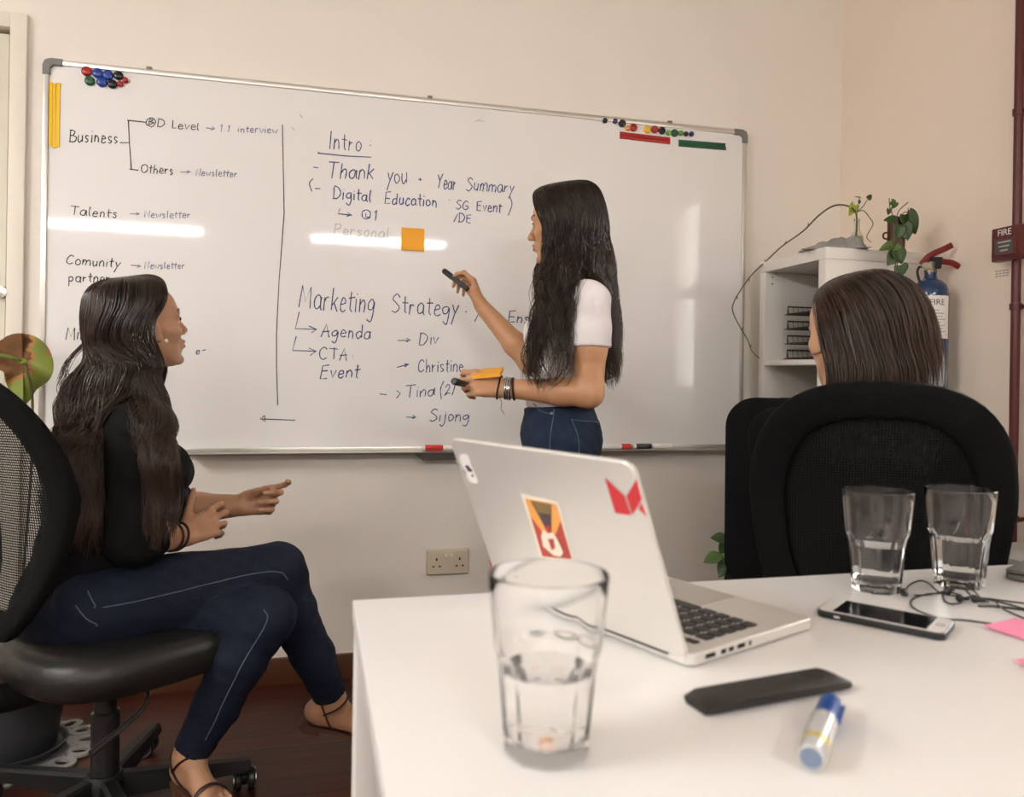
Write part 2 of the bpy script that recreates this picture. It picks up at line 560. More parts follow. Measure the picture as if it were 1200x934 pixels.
# ------------------------------------------------------------------ handwriting: a single-stroke marker alphabet
G = {
    'a': (9, 'c 8,8 5,10 1,7 1,2 4,0 7,2 8,9|s 8,9.5 8,2 9.5,0'), 'c': (7, 'c 7,8 4,10 1,6 1,2 4,0 7,2'),
    'd': (9, 'c 8,7 5,9 1,6 1,2 4,0 8,4|s 8,17 8,0'), 'e': (8, 'c 1,5 7,6 6,9 3,10 1,5 2,1 5,0 8,2'),
    'g': (9, 'c 8,8 5,10 1,7 2,3 6,3 8,8 8,0 6,-7 1,-5'), 'h': (8, 's 1,17 1,0|c 1,5 4,10 7,7 7,0'),
    'i': (3, 's 1.5,10 1.5,0|s 1.5,13.5 1.7,14.3'), 'j': (5, 'c 3,10 3.2,-3 0,-8 -3,-5|s 3,13.5 3.2,14.3'),
    'k': (8, 's 1,17 1,0|s 7,10 1,4|s 3,5.5 8,0'), 'l': (4, 'c 1.5,17 1.3,5 3,0'),
    'm': (13, 's 1,10 1,0|c 1,6 4,10 6,7 6,0|c 6,6 9,10 12,7 12,0'), 'n': (8, 's 1,10 1,0|c 1,6 4,10 7,7 7,0'),
    'o': (8, 'c 4,10 1,7 1,2 4,0 7,3 7,7 4,10'), 'p': (9, 's 1,10 1,-7|c 1,8 5,10 8,6 5,1 1,2'),
    'r': (7, 's 1,10 1,0|c 1,5 3,9 6,9'), 's': (7, 'c 6,8 3,10 1,8 3,5 6,3 4,0 1,1'),
    't': (6, 's 3,16 3,2 5,0|s 0,10 7,10.5'), 'u': (8, 'c 1,10 1,3 4,0 7,4|s 7,10 7,0'), 'v': (7, 's 0,10 3,0 7,10'),
    'w': (11, 's 0,10 3,0 5.5,8 8,0 11,10'), 'y': (8, 's 1,10 4,3|s 8,10 4,1 1,-8'),
    'A': (11, 's 0,0 6,17 10,0|s 1,7 10,7'), 'B': (10, 's 1,17 1,0|c 0,17 6,17 8,13 5,9.5 1,9|c 5,9.5 10,6 8,1 0,0'),
    'C': (11, 'c 10,14 6,17 1,12 1,4 5,0 10,3'), 'D': (12, 's 1,17 1,0|c 0,17 7,16 11,9 7,1 0,0'),
    'E': (10, 's 9,17 1,16 1,0 9,0|s 1,9 8,9'), 'G': (12, 'c 10,14 6,17 1,12 1,4 5,0 10,3 10,7|s 6,7 11,7'),
    'I': (4, 's 2,17 2,0'), 'L': (8, 's 1,17 1,0 8,0'), 'M': (15, 's 0,0 2,17 7,5 12,17 14,0'),
    'N': (11, 's 1,0 1,17 10,0 10,17'), 'O': (12, 'c 6,17 1,13 1,4 6,0 11,4 11,13 6,17'),
    'P': (10, 's 1,17 1,0|c 0,17 7,17 9,13 6,9 1,8'), 'Q': (13, 'c 6,17 1,13 1,4 6,0 11,4 11,13 6,17|s 6,9 6,4 12,3'),
    'S': (10, 'c 9,15 5,17 1,13 5,9 9,5 5,0 0,2'), 'T': (12, 's 0,17 12,16.5|s 6,17 6,0'), 'X': (9, 's 0,0 9,17|s 1,12 7,3'),
    'Y': (11, 's 0,17 5,9|s 11,17 5,9 3,0'), '1': (5, 's 0.5,13 3,17 3,0'), '(': (5, 'c 4,18 1,9 4,-3'),
    ')': (5, 'c 1,18 4,9 1,-3'), ':': (4, 's 2,9 2.3,10|s 2,2 2.3,3'), '+': (8, 's 4,9 4,2|s 1,5.5 7,5.5'),
    '-': (8, 's 1,6 7,6'), '/': (7, 's 0,-1 7,17'), '>': (16, 's 0,6 14,6|s 9.5,10 14.5,6 9.5,2'),
    '~': (17, 's 1,17 0,5 15,5|s 10,9.5 15.5,5 10,0.5'), ' ': (6, ''), '2': (9, 'c 1,9 4,11 7,8 2,1 1,0 5,1 9,0'),
    '@': (16, 'c 8,-2 1,4 2,14 9,18 15,12 13,2 8,-2|s 5,14 5,2|c 5,14 10,13 5,8.5|c 5,8.5 12,6 5,2'),
}
m_ink_blue = mat('blue marker ink', (0.012, 0.042, 0.155), 0.5)
m_ink_black = mat('black marker ink', (0.015, 0.014, 0.018), 0.5)
m_ink_grey = mat('grey blue marker ink', (0.12, 0.14, 0.25), 0.5)
m_ink_faint = mat('faint marker ink', (0.50, 0.48, 0.46), 0.5)
OX, OY, OZ = np.array([1., 0, 0]), np.array([0, 1., 0]), np.array([0, 0, 1.])


def ribbon(mb, pts, w):
    """a flat marker stroke lying on the board, pts = (x, z)"""
    P = np.asarray(pts, float)
    if len(P) < 2:
        return
    T = np.gradient(P, axis=0)
    T /= (np.linalg.norm(T, axis=1, keepdims=True) + 1e-9)
    Nn = np.stack([-T[:, 1], T[:, 0]], 1)
    V, Fc = [], []
    for i in range(len(P)):
        ww = w * 0.58 * (0.8 + 0.4 * rng.random())
        for sgn in (1, -1):
            q = P[i] + Nn[i] * ww * sgn
            V.append((q[0], BY - 0.0006, q[1]))
    for i in range(len(P) - 1):
        Fc.append([2 * i, 2 * i + 1, 2 * i + 3, 2 * i + 2])
    mb.add(V, Fc)


def strokes_of(word):
    out, x = [], 0.0
    for ch in word:
        wd, st = G[ch]
        for s_ in (st.split('|') if st else []):
            kind, *pp = s_.split()
            P = np.array([[float(c) for c in q.split(',')] for q in pp])
            P = P * (1 + rng.uniform(-.06, .06)) + np.array([x, rng.uniform(-.7, .7)]) + np.array([[rng.uniform(-.5, .5), rng.uniform(-.7, .7)] for _ in P])
            out.append(spline(P, 5) if kind == 'c' else P)
        x += wd + 2.2
    return out, x - 2.2


def write(word, p0, p1, cap, ink, w=0.0028, name='handwriting'):
    a, c = on_y(*p0, BY), on_y(*p1, BY)
    top = on_y(p0[0], p0[1] - cap, BY)
    h = (top[2] - a[2]) / 17.0
    S, W = strokes_of(word)
    e = np.array([c[0] - a[0], c[2] - a[2]])
    k = np.linalg.norm(e) / W
    ex = e / np.linalg.norm(e)
    ey = np.array([rng.uniform(0.02, .14), 1.0])
    mb = MB()
    for P in S:
        Q = np.array([[a[0], a[2]]]) + P[:, :1] * k * ex + P[:, 1:2] * h * ey
        ribbon(mb, Q, w)
    return mb.build(name, ink, wbo, smooth=False)


def lines(polys, ink, w=0.0028, name='drawn_line'):
    for P in polys:
        mb = MB()
        ribbon(mb, [on_y(u, v, BY)[[0, 2]] for u, v in P], w)
        mb.build(name, ink, wbo, smooth=False)


def c1(x, y): return (x * .29167, 50 + y * .29167)
def c3(x, y): return (x * .29167, 300 + y * .29167)
def c2(x, y): return (320 + x * .28381, 100 + y * .28381)
def c5(x, y): return (320 + x * .28381, 310 + y * .28381)


KB, BL, GR = m_ink_black, m_ink_blue, m_ink_grey
write('Business', c1(278, 398), c1(475, 405), 14.6, KB)
lines([[c1(482, 402), c1(522, 402)], [c1(512, 312), c1(585, 320)], [c1(516, 311), c1(520, 400), c1(528, 512)], [c1(520, 508), c1(556, 513)]], KB)
write('@D Level', c1(585, 333), c1(800, 353), 9.5, KB, 0.0024)
write('>', c1(825, 352), c1(866, 356), 8, GR, 0.0022)
write('1:1', c1(882, 358), c1(922, 360), 8.5, GR, 0.0022)
write('interview', c1(955, 360), c1(1115, 363), 8, GR, 0.0023)
write('Others', c1(566, 522), c1(695, 530), 10, KB, 0.0025)
write('>', c1(722, 527), c1(768, 527), 7, GR, 0.0022)
write('Newsletter', c1(785, 534), c1(952, 540), 8, GR, 0.0022)
write('Talents', c1(280, 692), c1(470, 704), 11, KB, 0.0025)
write('>', c1(522, 697), c1(562, 698), 7, GR, 0.0022)
write('Newsletter', c1(580, 702), c1(765, 704), 8, GR, 0.0022)
write('Comunity', c3(265, 33), c3(480, 48), 11, KB, 0.0027)
write('>', c3(525, 47), c3(570, 50), 7, GR, 0.0022)
write('Newsletter', c3(580, 50), c3(742, 52), 8, GR, 0.0022)
write('partner', c3(275, 104), c3(442, 107), 11, KB, 0.0027)
write('Min', c3(265, 338), c3(340, 336), 15, KB, 0.0026)
write('e-', c3(785, 396), c3(830, 385), 8, BL, 0.0024)
lines([[(331, 146), (332, 200), (333, 250), (330, 290), (327, 330), (324, 390), (324, 430), (325.5, 475)]], KB, 0.0026)
lines([[(307, 491), (346, 492.5)], [(310, 487), (305, 491), (311, 494), (310, 487)]], KB, 0.0026)
write('Intro', c2(228, 262), c2(365, 272), 20, BL)
write(':', c2(394, 254), c2(406, 255), 12, BL)
lines([[c2(185, 280), c2(300, 292), c2(405, 297)], [c2(185, 276), c2(193, 282)]], BL)
write('-', c2(163, 353), c2(188, 354), 10, BL)
write('Thank', c2(222, 382), c2(415, 388), 19, BL, 0.0032)
write('you', c2(470, 402), c2(552, 404), 20, BL)
write('+', c2(598, 398), c2(616, 398), 8, BL)
write('Year', c2(678, 424), c2(755, 434), 17, BL)
write('Summary', c2(797, 432), c2(992, 446), 15, BL)
write('(', c2(145, 432), c2(165, 432), 13, BL)
write('-', c2(170, 438), c2(197, 438), 10, BL)
write('Digital', c2(247, 465), c2(405, 482), 14, BL, 0.0032)
write('Education', c2(460, 488), c2(675, 502), 14, BL, 0.0032)
write(':', c2(720, 492), c2(730, 492), 9, BL)
write('SG', c2(754, 510), c2(806, 514), 10, BL)
write('Event', c2(840, 516), c2(942, 526), 11.5, BL, 0.003)
write(')', c2(968, 526), c2(990, 526), 17, BL)
write('/DE', c2(745, 563), c2(818, 568), 10, BL)
write('~', c2(268, 540), c2(330, 546), 9, BL, 0.003)
write('Q1', c2(363, 550), c2(428, 558), 12, BL)
write('Personal', c2(250, 612), c2(478, 632), 12, m_ink_faint)
write('Marketing', c5(106, 176), c5(416, 203), 26, BL, 0.0031)
write('Strategy', c5(488, 197), c5(762, 216), 21, BL, 0.0031)
write(':', c5(790, 200), c5(800, 200), 12, BL, 0.004)
lines([[c5(832, 236), c5(858, 184)], [c5(838, 185), c5(858, 218)]], BL)
write('Ens', c5(968, 238), c5(1056, 243), 13, BL, 0.0033)
lines([[c5(108, 196), c5(92, 265), c5(180, 268)], [c5(148, 254), c5(180, 268), c5(158, 282)]], BL)
write('Agenda', c5(198, 300), c5(402, 306), 15, BL, 0.003)
lines([[c5(96, 296), c5(80, 355), c5(178, 358)], [c5(148, 345), c5(178, 358), c5(152, 376)]], BL)
write('CTA', c5(190, 394), c5(306, 394), 14, BL)
write(':', c5(323, 388), c5(334, 388), 8, BL)
write('Event', c5(193, 470), c5(352, 466), 15, BL, 0.0034)
write('>', c5(515, 324), c5(572, 322), 9, BL)
write('Div', c5(602, 332), c5(682, 326), 14, BL)
write('>', c5(512, 436), c5(566, 420), 9, BL)
write('Christine', c5(598, 446), c5(785, 442), 15, BL)
lines([[c5(440, 534), c5(470, 538)], [c5(510, 520), c5(525, 532), c5(510, 552)]], BL)
write('Tina', c5(543, 552), c5(666, 540), 14, BL)
write('(2)', c5(686, 546), c5(750, 528), 17, BL)
write('>', c5(548, 640), c5(592, 640), 8, BL, 0.003)
write('Sijong', c5(645, 648), c5(808, 646), 14, BL)
lines([[c2(110, 120), c2(122, 135)], [c2(78, 172), c2(88, 186)], [c2(834, 150), c2(850, 144), c2(872, 150)]], m_ink_faint, 0.003)

# ------------------------------------------------------------------ magnets
m_mag = {n: mat(n + ' magnet plastic', c, 0.22) for n, c in dict(
    red=(0.33, 0.018, 0.016), blue=(0.012, 0.045, 0.26), black=(0.012, 0.012, 0.014), green=(0.015, 0.085, 0.04),
    navy=(0.03, 0.03, 0.11), orange=(0.75, 0.24, 0.03), yellow=(0.78, 0.50, 0.03), lime=(0.13, 0.32, 0.05)).items()}


def magnet(u, v, rpx, col, label, group):
    p = on_y(u, v, BY)
    r = rpx * p.dot(FWD) / FPX
    m = MB().lathe([(r * 0.96, 0), (r, 0.002), (r, 0.0045), (r * 0.93, 0.0075), (r * 0.7, 0.0095), (r * 0.35, 0.0105), (0.0004, 0.0108)],
                   (p[0], BY - 0.0002, p[2]), 28, axis=(0, -1, 0), caps=True)
    tag(m.build('magnet', m_mag[col], sharp=60), label, 'magnet', group)


GL, GRT = 'round magnets at the left top of the whiteboard', 'round magnets at the right top of the whiteboard'
for x, y, r_, c_, l_ in (
        (350, 117, 21, 'red', 'large red round magnet, top left of the cluster by the left board corner'),
        (394, 125, 21, 'blue', 'blue round magnet next to the large red one in the left cluster'),
        (435, 132, 21, 'blue', 'blue round magnet beside the upper black one in the left cluster'),
        (477, 134, 19, 'black', 'black round magnet at the upper right of the left cluster'),
        (362, 155, 20, 'green', 'green round magnet below the large red one in the left cluster'),
        (411, 160, 21, 'blue', 'blue round magnet in the lower row of the left cluster'),
        (453, 168, 19, 'black', 'black round magnet in the lower row of the left cluster'),
        (505, 153, 12.5, 'red', 'small red magnet, outermost at the right of the left cluster'),
        (484, 168, 12.5, 'red', 'small red magnet touching the lower black one in the left cluster')):
    magnet(*c1(x, y), r_ * .28, c_, l_, GL)
for x, y, r_, c_, l_ in (
        (155, 118, 17, 'black', 'small black magnet at the left end of the right magnet row'),
        (220, 122, 17, 'navy', 'small navy magnet, second from left in the right magnet row'),
        (266, 136, 25, 'black', 'large black magnet above the left end of the red strips'),
        (302, 168, 17, 'orange', 'small orange magnet above the red strips'),
        (338, 163, 25, 'red', 'large red magnet next to the small orange one'),
        (425, 175, 25, 'yellow', 'large yellow magnet above the red strips'),
        (474, 175, 25, 'red', 'large red magnet between the yellow and the black one'),
        (520, 183, 24, 'black', 'large black magnet above the right end of the red strips'),
        (562, 197, 17, 'lime', 'small light green magnet left of the large dark green one'),
        (600, 198, 25, 'green', 'large dark green magnet above the green strips'),
        (640, 198, 17, 'lime', 'small light green magnet right of the large dark green one'),
        (673, 204, 16, 'black', 'small black magnet above the green strips'),
        (708, 204, 16, 'navy', 'small navy magnet at the right end of the right magnet row')):
    magnet(680 + x * .1833, 120 + y * .1833, r_ * .183, c_, l_, GRT)


def strip(q0, q1, wpx, col, label, group, nrm_h):
    a, c = on_y(*q0, BY), on_y(*q1, BY)
    e = nrm(c - a)
    n = np.cross(e, OY)
    w = wpx * a.dot(FWD) / FPX
    mb = MB()
    prof = [(-w / 2, 0), (-w / 2, 0.002), (-w / 2 + 0.001, 0.003), (w / 2 - 0.001, 0.003), (w / 2, 0.002), (w / 2, 0)]
    mb.ring_loft([[q + n * s_ - OY * (h + 0.0002) for s_, h in prof] for q in (a, c)])
    tag(mb.build('magnetic_strip', m_mag[col], smooth=False), label, 'magnetic strip', group)


strip(c1(206, 160), c1(203, 416), 3.8, 'yellow', 'leftmost yellow magnetic strip at the left edge of the board', 'yellow magnetic strips', 0)
strip(c1(220, 165), c1(218, 424), 3.6, 'yellow', 'middle yellow magnetic strip at the left edge of the board', 'yellow magnetic strips', 0)
strip(c1(236, 163), c1(231, 421), 4.2, 'yellow', 'rightmost yellow magnetic strip at the left edge of the board', 'yellow magnetic strips', 0)


def c7(x, y): return (680 + x * .1833, 120 + y * .1833)


strip(c7(252, 198), c7(573, 236), 4, 'red', 'upper red magnetic strip under the right magnet row', 'red magnetic strips', 0)
strip(c7(252, 221), c7(573, 258), 4, 'red', 'lower red magnetic strip under the right magnet row', 'red magnetic strips', 0)
strip(c7(628, 249), c7(926, 273), 4, 'green', 'upper green magnetic strip near the right board corner', 'green magnetic strips', 0)
strip(c7(628, 271), c7(930, 296), 4, 'green', 'lower green magnetic strip near the right board corner', 'green magnetic strips', 0)

# orange sticky note on the board, its lower edge lifting
m_note = mat('orange sticky paper', (0.80, 0.36, 0.025), 0.7)
m_pink = mat('pink sticky paper', (0.85, 0.25, 0.42), 0.7)
q = [on_y(*c2(*p), BY) for p in ((530, 587), (625, 593), (623, 687), (528, 681))]
mb = MB()
rows = []
for i in range(9):
    s_ = i / 8
    off = 0.0008 + 0.012 * max(0, s_ - 0.3) ** 2
    row_l, row_r = q[0] * (1 - s_) + q[3] * s_, q[1] * (1 - s_) + q[2] * s_
    rows.append([row_l - OY * off, row_r - OY * off, row_r - OY * (off + 0.0006), row_l - OY * (off + 0.0006)])
mb.ring_loft(rows)
tag(mb.build('sticky_note', m_note, smooth=False), 'square orange sticky note on the whiteboard below the handwritten list', 'sticky note')


# markers lying on the tray
m_pwhite = mat('white marker plastic', (0.78, 0.76, 0.73), 0.35)
m_pred = mat('red plastic', (0.55, 0.03, 0.025), 0.35)
m_pblack = mat('black plastic', (0.012, 0.012, 0.013), 0.4)
m_pgrey = mat('dark grey felt', (0.06, 0.055, 0.05), 0.8)


def tray_marker(u0, u1, cap0, cap1, body_m, cap_m, label, y=2.622):
    z = BZ0 + 0.012
    x0, x1 = on_y(u0, 524, y)[0], on_y(u1, 524, y)[0]
    a, c = on_y(cap0, 524, y)[0], on_y(cap1, 524, y)[0]
    t = thing('whiteboard_marker', label, 'marker', ((x0 + x1) / 2, y, z - 0.0085), 0, 'markers on the board tray')
    MB().lathe([(0.001, 0), (0.008, 0.001), (0.0085, 0.004), (0.0085, x1 - x0 - 0.004), (0.008, x1 - x0 - 0.001), (0.001, x1 - x0)],
               (x0, y, z), 16, axis=(1, 0, 0)).build('barrel', body_m, t)
    MB().lathe([(0.0085, 0), (0.0098, 0.0005), (0.0098, c - a - 0.002), (0.0085, c - a)], (a, y, z), 16, axis=(1, 0, 0), caps=True).build('cap', cap_m, t)


tray_marker(497, 533, 498, 519, m_pwhite, m_pred, 'red capped marker on the board tray left of the silver laptop')
tray_marker(692, 739, 728, 739, m_pwhite, m_pred, 'white marker with red cap on the tray right of the standing woman')
tray_marker(742, 764, 745, 763, m_pwhite, m_pblack, 'black capped marker on the tray between two white ones')
tray_marker(765, 787, 776, 784, m_pwhite, m_pwhite, 'all white marker, rightmost on the board tray')
e = MB()
x0, x1 = on_y(487, 530, 2.62)[0], on_y(540, 530, 2.62)[0]
e.prism([(x0, 0.0), (x0 + 0.02, -0.02), (x1, -0.02), (x1, 0.0)], (0, 2.60, BZ0 - 0.0075), OX, OZ, OY, 0, 0.045)
tag(e.build('board_eraser', m_pgrey, smooth=False, bevel=0.002), 'dark grey eraser holder clipped under the board tray below red marker', 'eraser')

# ================================================================== power socket
m_sock = mat('ivory socket plastic', (0.62, 0.54, 0.41), 0.35)
m_hole = mat('dark socket hole', (0.01, 0.008, 0.006), 0.7)
p = on_y(524, 657, D)
t = thing('power_socket', 'ivory double power socket on the wall below the whiteboard', 'power socket', (p[0], D, p[2] - 0.045))
sx0, sz0 = p[0], p[2]
MB().box((sx0 - 0.073, D - 0.022, sz0 - 0.043), (sx0 + 0.073, D - 0.0005, sz0 + 0.043), 0.006, 3).build('face_plate', m_sock, t)
for sx in (-0.009, 0.009):
    MB().box((sx0 + sx - 0.0065, D - 0.028, sz0 + 0.016), (sx0 + sx + 0.0065, D - 0.021, sz0 + 0.030), 0.003).build('switch', m_trim, t)
for sx in (-0.04, 0.04):
    h = MB()
    h.box((sx0 + sx - 0.0025, D - 0.0232, sz0 + 0.006), (sx0 + sx + 0.0025, D - 0.0205, sz0 + 0.015))
    for s2 in (-1, 1):
        h.box((sx0 + sx + s2 * 0.011 - 0.0035, D - 0.0232, sz0 - 0.016), (sx0 + sx + s2 * 0.011 + 0.0035, D - 0.0205, sz0 - 0.011))
    h.build('socket_holes', m_hole, t, smooth=False)

# ================================================================== table
TZ = 0.73
m_table = mat('white table laminate', (0.80, 0.785, 0.765), 0.32, spec=0.4)
m_tleg = mat('white powder coat', (0.78, 0.76, 0.73), 0.4)
tx0, ty1 = on_z(413, 703, TZ)[:2]
tx1, ty0 = 1.66, 0.14
tb = thing('table', 'large white meeting table holding the silver laptop and water glasses', 'table', ((tx0 + tx1) / 2, (ty0 + ty1) / 2, 0))
MB().box((tx0, ty0, TZ - 0.025), (tx1, ty1, TZ), 0.002).build('tabletop', m_table, tb)
for lx, ly in ((tx0 + 0.002, ty1 - 0.072), (tx1 - 0.034, ty1 - 0.072), (tx0 + 0.002, ty0 + 0.004), (tx1 - 0.034, ty0 + 0.004)):
    MB().box((lx, ly, 0), (lx + 0.03, ly + 0.068, TZ - 0.025), 0.003).build('leg', m_tleg, tb)
ap = MB()
ap.box((tx0 + 0.06, ty1 - 0.055, TZ - 0.075), (tx1 - 0.06, ty1 - 0.035, TZ - 0.025))
ap.box((tx0 + 0.06, ty0 + 0.02, TZ - 0.075), (tx1 - 0.06, ty0 + 0.04, TZ - 0.025))
ap.build('apron', m_tleg, tb)

# ================================================================== silver laptop
m_silver = mat('silver aluminium', (0.74, 0.72, 0.69), 0.42, metal=0.5)
m_key = mat('black keys', (0.012, 0.012, 0.013), 0.45)
m_screen = mat('dark screen glass', (0.01, 0.01, 0.012), 0.08)
lr = np.array([0.3678, 0.7086, TZ + 0.002])
la = 1.9719
ll = np.array([cos(la), sin(la), 0])
lf = np.array([sin(la), -cos(la), 0])          # towards the user
th_l = 0.3940
lup = -lf * sin(th_l) + OZ * cos(th_l)
lno = np.cross(lup, ll)
if np.dot(lno, lf) > 0:
    lno = -lno                                     # outer face normal
lp = thing('laptop', 'open silver laptop with colourful stickers on its lid, standing on the white table', 'laptop', lr)
mid = lr + ll * 0.157 + lf * 0.1095
MB().prism(rrect(0.314, 0.219, 0.012), mid, ll, lf, OZ, 0.0, 0.0125).build('base', m_silver, lp, bevel=0.002)
kb = MB()
for row in range(6):
    fr = 0.030 + row * 0.0186
    hgt = 0.0155 if row else 0.009
    if row == 5:
        spans = [(0.020, .015), (0.0385, .015), (0.057, .015), (0.0755, .019), (0.098, .085), (0.1865, .019), (0.209, .015), (0.2275, .015), (0.246, .015), (0.2645, .015), (0.280, .012)]
    else:
        n = 14
        spans = [(0.020 + i * 0.0196, 0.0162) for i in range(n)]
    for a_, wd in spans:
        o0 = lr + ll * a_ + lf * fr + OZ * 0.0122
        kb.prism(rrect(wd, hgt, 0.002, 2), o0 + ll * wd / 2 + lf * hgt / 2, ll, lf, OZ, 0, 0.0016)
kb.build('keyboard', m_key, lp, smooth=False)
m_trackpad = mat('grey trackpad', (0.52, 0.49, 0.45), 0.3, metal=0.5)
MB().prism(rrect(0.105, 0.072, 0.004), lr + ll * 0.157 + lf * 0.178 + OZ * 0.0124, ll, lf, OZ, 0, 0.0006).build('trackpad', m_trackpad, lp)
pt = MB()
for a_, wd in ((0.022, 0.016), (0.047, 0.008), (0.060, 0.008), (0.074, 0.013), (0.094, 0.004)):
    c = lr + lf * a_ + OZ * 0.0045
    pt.add([c - ll * 0.0004 + q for q in (lf * 0, lf * wd, lf * wd + OZ * 0.0045, OZ * 0.0045)], [[0, 1, 2, 3]])
pt.build('port', m_hole, lp, smooth=False)
hinge0 = lr + OZ * 0.010
MB().cyl(hinge0 + ll * 0.03, hinge0 + ll * 0.284, 0.005, seg=16).build('hinge', m_key, lp)
lc = hinge0 + ll * 0.157 + lup * 0.1095
lid = MB().prism(rrect(0.314, 0.217, 0.013), lc, ll, lup, lno, 0.0, 0.0055).build('lid', m_silver, lp, bevel=0.0015)
MB().prism(rrect(0.302, 0.2, 0.006), lc, ll, lup, lno, -0.0004, 0.0002).build('screen', m_screen, lid, smooth=False)


def on_lid(u, v):
    d = ray(u, v)
    o_ = lc + lno * 0.0057
    return CAM + d * (np.dot(o_ - CAM, lno) / np.dot(d, lno))


def sticker(name, polys, parent=lid, label=None):
    """polys: list of (pixel polygon, material)"""
    root = None
    for k_, (pp, m_) in enumerate(polys):
        V = [on_lid(*q) + lno * (0.00025 * (k_ + 1)) for q in pp]
        mb_ = MB()
        mb_.add(V, [list(range(len(V)))])
        if root is None:
            root = mb_.build(name, m_, parent, smooth=False)
            if label:
                root['label'] = label
        else:
            mb_.build('printed_shape', m_, root, smooth=False)
    return root


m_sred = mat('red sticker vinyl', (0.55, 0.025, 0.035), 0.4)
m_sdkred = mat('dark red sticker ink', (0.42, 0.05, 0.035), 0.4)
m_scream = mat('cream sticker paper', (0.80, 0.73, 0.60), 0.5)
m_sorange = mat('orange sticker ink', (0.80, 0.36, 0.08), 0.4)
m_sdark = mat('dark purple sticker ink', (0.075, 0.045, 0.06), 0.4)
m_sbrown = mat('olive brown sticker ink', (0.22, 0.15, 0.05), 0.4)
m_swhite = mat('white sticker vinyl', (0.83, 0.81, 0.79), 0.4)
def k1(x, y): return (600 + x * .15, 560 + y * .15)
sticker('fold_sticker', [([k1(725, -2), k1(880, 140), k1(932, 290), k1(808, 275)], m_sred),
                         ([k1(896, 140), k1(976, 8), k1(1017, 165), k1(942, 286)], m_sred),
                         ([k1(1018, 190), k1(1057, 302), k1(992, 240)], m_sred)], label='red folded ribbon sticker')
sticker('poster_sticker', [([k1(70, 120), k1(368, 186), k1(488, 660), k1(225, 626)], m_scream),
                           ([k1(105, 160), k1(347, 208), k1(470, 632), k1(240, 612)], m_sdkred),
                           ([k1(108, 162), k1(345, 210), k1(385, 330), k1(345, 440), k1(245, 425), k1(150, 300)], m_sorange),
                           ([k1(150, 175), k1(312, 208), k1(312, 420), k1(285, 428)], m_sdark),
                           ([k1(165, 180), k1(308, 210), k1(308, 282), k1(212, 268)], m_sbrown),
                           ([k1(250, 400), k1(285, 430), k1(330, 425), k1(360, 470), k1(410, 580), k1(385, 612), k1(330, 600), k1(250, 530), k1(235, 450)], m_scream),
                           ([k1(270, 375), k1(300, 365), k1(308, 415), k1(286, 428)], m_sred),
                           ([k1(290, 470), k1(335, 470), k1(345, 540), k1(320, 560)], m_sdkred)], label='red and orange poster sticker with white border')
def k2(x, y): return (470 + x * .14167, 490 + y * .14167)
sticker('oval_sticker', [([k2(*q) for q in ((478, 340), (490, 300), (525, 292), (556, 305), (580, 380), (610, 450), (642, 510), (640, 538), (605, 540), (565, 525), (540, 490), (545, 440), (510, 400))], m_swhite),
                         ([k2(*q) for q in ((528, 395), (550, 385), (592, 430), (588, 445), (560, 440))], m_sdark),
                         ([k2(*q) for q in ((585, 468), (598, 462), (605, 480), (592, 487))], m_sdark)], label='white oval sticker with dark figure')
sticker('red_sticker', [([(592, 663), (596, 662.5), (601, 678), (598, 677)], m_sred), ([(597, 669), (603.5, 661), (605, 677.5), (601, 678)], m_sred)], label='small red sticker')
sticker('edge_sticker', [([(572.5, 655), (574.5, 657), (577, 664), (576, 665)], m_sred)], label='small red sticker at the lid edge')

# second laptop: only its grey corner shows
m_dgrey = mat('space grey aluminium', (0.16, 0.155, 0.15), 0.4, metal=0.6)
p = on_z(1176, 679, TZ)
l2 = thing('laptop', 'closed dark grey laptop, only its corner showing at the right end of the table', 'laptop', p)
e1, e2 = nrm(on_z(1200, 667, TZ) - p), nrm(on_z(1215, 695, TZ) - p)
e2 = nrm(e2 - e1 * np.dot(e1, e2))
cc = p + e1 * 0.15 + e2 * 0.105
MB().prism(rrect(0.30, 0.21, 0.012), cc, e1, e2, OZ if np.cross(e1, e2)[2] > 0 else OZ, 0.001, 0.0095).build('base', m_dgrey, l2, bevel=0.0015)
MB().prism(rrect(0.30, 0.21, 0.012), cc, e1, e2, OZ, 0.0105, 0.0155).build('lid', m_dgrey, l2, bevel=0.0015)

# ================================================================== water glasses
m_water = mat('water', (1, 1, 1), 0.0, trans=1.0, ior=1.25)


